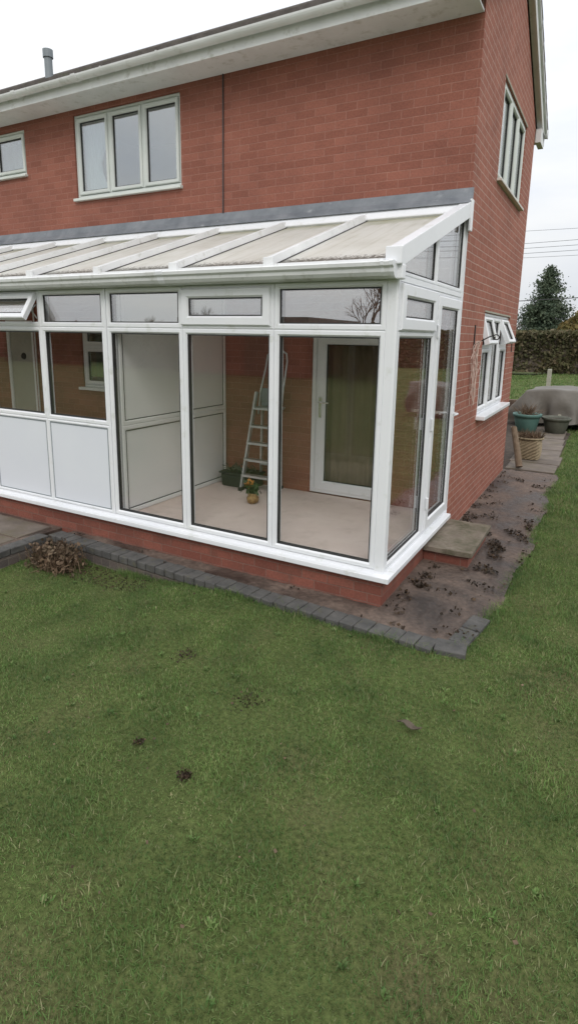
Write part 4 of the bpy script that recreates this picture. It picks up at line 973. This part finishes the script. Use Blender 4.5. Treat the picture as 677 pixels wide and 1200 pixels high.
hedge('hedge', 'long clipped green and brown hedge across the far end of the garden', -16, 12, 28.6, 1.3, .32, 1.92, 52000, .11)
tr = thing('conifer_tree', 'tall dark green conifer rising behind the far hedge', 'tree', (-4.9, 60, .3))
bm = bmesh.new(); tube(bm, [(-4.9, 60, .3), (-4.95, 60, 3), (-5.0, 60, 6), (-5.0, 60, 8.8)], [.28, .2, .1, .02], 10); obj('trunk', bm, 'bark', tr)
c = []; bmq = bmesh.new()
for k in range(270):
    f = rng.random() ** 1.05; z = 1.6 + f * 7.1; Lb = (3.3 * (1 - f) ** .85 + .12) * rng.choice([.6, .8, 1.0, 1.22]); a = rng.uniform(0, 6.28)
    dirv = np.array([math.cos(a), math.sin(a), 0]); m_ = int(24 + Lb * 42)
    s = rng.random(m_) ** .7; pos = np.array([-4.97, 60, z]) + dirv * (s * Lb)[:, None]; pos[:, 2] += .25 * s - .55 * s ** 2 * Lb / 2 + rng.normal(0, .05, m_) 
    sw = .16 + .20 * s * min(1, Lb); pos += rng.normal(size=(m_, 3)) * np.stack([sw, sw, sw * .55], 1); c.append(pos)
    tube(bmq, [(-4.97, 60, z), (-4.97 + dirv[0] * Lb * .85, 60 + dirv[1] * Lb * .85, z + .12 - .3 * Lb / 2)], [.035, .01], 4)
c = np.concatenate(c); p, f = leafquads(c, .12, 1.9); npmesh('crown', p, [f], 'conifer', tr, (-4.9, 60, .3)); obj('branches', bmq, 'bark', tr)
def roundbush(name, label, x, y, z0, r, h, n, mat, size, cat='bush'):
    t = thing(name, label, cat, (x, y, z0))
    bm = bmesh.new(); 
    for k in range(9):
        a = k * .7; tube(bm, [(x, y, z0), (x + .3 * r * math.cos(a), y + .3 * r * math.sin(a), z0 + h * .4), (x + .7 * r * math.cos(a), y + .7 * r * math.sin(a), z0 + h * .8)], [.06, .04, .012], 5)
    obj('trunk', bm, 'bark', t)
    q = rng.normal(size=(n, 3)); q /= np.linalg.norm(q, axis=1)[:, None]; rad = .6 + .4 * rng.random(n) ** .5
    rad *= 1 + .25 * np.array([mnoise.noise(Vector(v_ * 2.2)) for v_ in q]); q = q * rad[:, None] * (r, r, h / 2) + (x, y, z0 + h / 2)
    p, f = leafquads(q, size); npmesh('crown', p, [f], mat, t, (x, y, z0)); return t
roundbush('russet_bush', 'russet leaved bush beyond the hedge at the right of the conifer', -1.6, 56, .3, 1.9, 3.9, 7000, 'bush', .2)
def baretree(name, label, x, y, z0, h, seed, levels=5, group=None, spread=.5):
    rs = random.Random(seed); t = thing(name, label, 'tree', (x, y, z0), group)
    bt = bmesh.new(); bc = bmesh.new()
    def grow(p, d, ln, r, lv, bm_):
        q = p + d * ln; mid = (p + q) / 2 + Vector((rs.uniform(-1, 1), rs.uniform(-1, 1), 0)) * ln * .06
        tube(bm_, [p, mid, q], [r, r * .85, r * .68], 6 if lv > 3 else 3, cap=False)
        if lv == 0: return
        for k in range(3 if lv > 1 else 3):
            nd = (d + Vector((rs.uniform(-1, 1), rs.uniform(-1, 1), rs.uniform(-.25, .6))) * spread * 1.3).normalized()
            grow(q if k == 0 else p + (q - p) * rs.uniform(.5, .95), nd, ln * rs.uniform(.62, .84), r * .62, lv - 1, bc)
    grow(Vector((x, y, z0)), Vector((0, 0, 1)), h * .27, h * .022, levels, bt)
    obj('trunk', bt, 'bark', t); obj('crown', bc, 'twig', t); return t
baretree('bare_tree', 'low leafless tangle of twigs between brick wall and conifer', -7.3, 50, .3, 4.6, 3, 6)
# behind the viewer: what the glass reflects
hedge('hedge', 'tall rough hedge along the near end of the garden behind the viewer', -34, 14, -22, 1.5, -.03, 2.3, 16000, .26)
GT = 'leafless trees behind the viewer'
for i, (x, y, h, lab) in enumerate(((-7.4, -19.5, 6.5, 'leafless spreading tree nearest the garage behind the viewer'), (-24.5, -30, 4.4, 'spreading leafless tree beyond the near hedge'), (-20, -33, 4.0, 'smaller leafless tree beyond the near hedge'), (-28.5, -29, 3.6, 'low leafless tree at the end of the near hedge'), (19, -3, 8.5, 'leafless tree across the garden to the right of the house'), (24, 4, 9, 'large leafless tree far to the right of the house'))):
    baretree('bare_tree', lab, x, y, 0, h, 20 + i, 6 if h < 8 else 6, GT)
gg = thing('brick_garage', 'low red brick garage with dark flat roof behind the viewer', 'garage', (-15, -23.5, 0))
obj('wall', B(-18.2, -11.3, -26, -20.4, -.1, 2.55), 'brick', gg)
obj('roof', B(-18.5, -11.0, -26.3, -20.1, 2.551, 2.80), 'tile', gg)
obj('door', B(-14.6, -12.2, -20.398, -20.37, 0, 2.1), 'sleeper', gg)
nb = thing('neighbour_house', 'brick bungalow with dark pitched roof behind the viewer to the left', 'house', (-41, -26, 0))
obj('wall', B(-46, -36.8, -27, -24.5, -.1, 2.6), 'brick', nb)
bm = bmesh.new(); prism(bm, lambda u, v, n: Vector((u, n, v)), [(-46.4, 2.55), (-36.2, 2.55), (-41.2, 7.2)], -27.3, -24.1); obj('roof', bm, 'tile', nb)
hedge('hedge', 'dark boundary hedge along the right side of the garden', 0, 1, 0, 1, 0, 1, 10, .1) if False else None
# right boundary hedge (rotated copy laid along y)
t = thing('boundary_hedge', 'green boundary hedge running along the right side of the garden', 'hedge', (15, 8, 0))
n_ = 12000; yy_ = rng.uniform(-20, 27, n_); zz_ = rng.uniform(0, 2.2, n_); xx_ = 15 + rng.normal(0, .22, n_)
p, f = leafquads(np.stack([xx_, yy_, zz_], 1), .26); npmesh('foliage', p, [f], 'hedgeleaf', t, (15, 8, 0))
obj('inner_branches', B(14.9, 15.3, -20, 27, 0, 2.0), 'twig', t)

# ------------------------------------------------------------------ overhead cables
def cable(lab, zl, zr, r, mat='wire', y=40):
    # passes z=zl at x=-4.8 and z=zr at x=-1.5, hung between poles far out of view
    sl_ = (zr - zl) / 3.3; pts = []
    for k in range(41):
        x = -45 + 90 * k / 40; z = zl + sl_ * .45 * (x + 4.8) + (x * x - 23) * .0009; 
        if k in (0, 40): pass
        pts.append((x, y, z))
    bm = bmesh.new(); tube(bm, pts, r, 5); tag(obj('overhead_cable', bm, mat, None, loc=(-3, y, zl)), lab, 'cable', 'overhead cables behind the house')
cable('topmost of the thin overhead cables in the pale sky', 9.08, 9.07, .013)
cable('second overhead cable from the top in the pale sky', 8.28, 8.48, .016)
cable('third overhead cable from the top in the pale sky', 7.97, 8.13, .016)
cable('fourth overhead cable from the top in the pale sky', 7.64, 7.82, .016)
cable('fifth overhead cable from the top in the pale sky', 7.36, 7.45, .013)
cable('lowest and darkest overhead cable crossing in front of the conifer', 4.52, 4.90, .028, 'cable')

# ------------------------------------------------------------------ sky, sun, camera
w = bpy.data.worlds.new('World'); SC.world = w; w.use_nodes = True; nt = w.node_tree; nt.nodes.clear()
out = nt.nodes.new('ShaderNodeOutputWorld'); bg = nt.nodes.new('ShaderNodeBackground'); bg.inputs['Strength'].default_value = .10
SUN_EL, SUN_AZ = R(42), R(150)      # azimuth clockwise from +y
sky = nt.nodes.new('ShaderNodeTexSky'); sky.sky_type = 'NISHITA'; sky.sun_disc = False; sky.sun_elevation = SUN_EL; sky.sun_rotation = SUN_AZ
sky.air_density = 1; sky.dust_density = 4; sky.ozone_density = 1
tc = nt.nodes.new('ShaderNodeTexCoord'); sp = nt.nodes.new('ShaderNodeSeparateXYZ'); nt.links.new(tc.outputs['Generated'], sp.inputs[0])
mr = N(nt, 'ShaderNodeMapRange'); L(nt, sp, 'Z', mr, 'Value'); mr.inputs['From Min'].default_value = 0; mr.inputs['From Max'].default_value = 1; mr.inputs['To Min'].default_value = 8.3; mr.inputs['To Max'].default_value = 18.0
nz = N(nt, 'ShaderNodeTexNoise', Scale=2.6, Detail=6, Roughness=.55); mp = N(nt, 'ShaderNodeMapping'); mp.inputs['Scale'].default_value = (1, 1, 3.5); L(nt, tc, 'Generated', mp, 'Vector'); L(nt, mp, 'Vector', nz, 'Vector')
rc = ramp(nt, [(.30, (.84, .88, .95)), (.56, (.98, .99, 1.0)), (.75, (1.05, 1.05, 1.04))]); L(nt, nz, 'Fac', rc, 'Fac')
vm = N(nt, 'ShaderNodeVectorMath', operation='SCALE'); L(nt, rc, 'Color', vm, 0); L(nt, mr, 'Result', vm, 'Scale')
mx = N(nt, 'ShaderNodeMix', data_type='RGBA'); mx.inputs['Factor'].default_value = .88; L(nt, sky, 'Color', mx, 6); L(nt, vm, 0, mx, 7)
L(nt, mx, 2, bg, 'Color'); L(nt, bg, 'Background', out, 'Surface')
sd = bpy.data.lights.new('sun', 'SUN'); sd.energy = .9; sd.angle = R(25); sd.color = (1, .96, .91)
so = bpy.data.objects.new('sun', sd); COL.objects.link(so)
dv = Vector((math.sin(SUN_AZ) * math.cos(SUN_EL), math.cos(SUN_AZ) * math.cos(SUN_EL), math.sin(SUN_EL)))
so.rotation_euler = dv.to_track_quat('Z', 'Y').to_euler(); so.location = dv * 30

cd = bpy.data.cameras.new('camera'); cam = bpy.data.objects.new('camera', cd); COL.objects.link(cam); SC.camera = cam
yaw, pitch, roll = -.501, -.213, .017
cy, sy = math.cos(yaw), math.sin(yaw); cp, sp_ = math.cos(pitch), math.sin(pitch)
fwd = Vector((sy * cp, cy * cp, sp_)); rt = Vector((cy, -sy, 0)); upv = rt.cross(fwd)
r2 = rt * math.cos(roll) + upv * math.sin(roll); u2 = -rt * math.sin(roll) + upv * math.cos(roll)
mt = Matrix((r2, u2, -fwd)).transposed().to_4x4(); mt.translation = Vector((1.309, -3.876, 1.985)); cam.matrix_world = mt
cd.sensor_fit = 'VERTICAL'; cd.sensor_height = 36; cd.lens = 676.7 / 1200 * 36; cd.shift_y = -61.5 / 1200
cd.clip_start = .05; cd.clip_end = 2000
vs_ = SC.view_settings; vs_.view_transform = 'Standard'; vs_.look = 'None'; vs_.gamma = 1; vs_.exposure = 0.08; vs_.use_curve_mapping = False
SC.render.engine = 'CYCLES'
SC.cycles.use_denoising = True; SC.cycles.max_bounces = 10; SC.cycles.transparent_max_bounces = 24; SC.cycles.caustics_reflective = False
SC.cycles.sample_clamp_indirect = 6
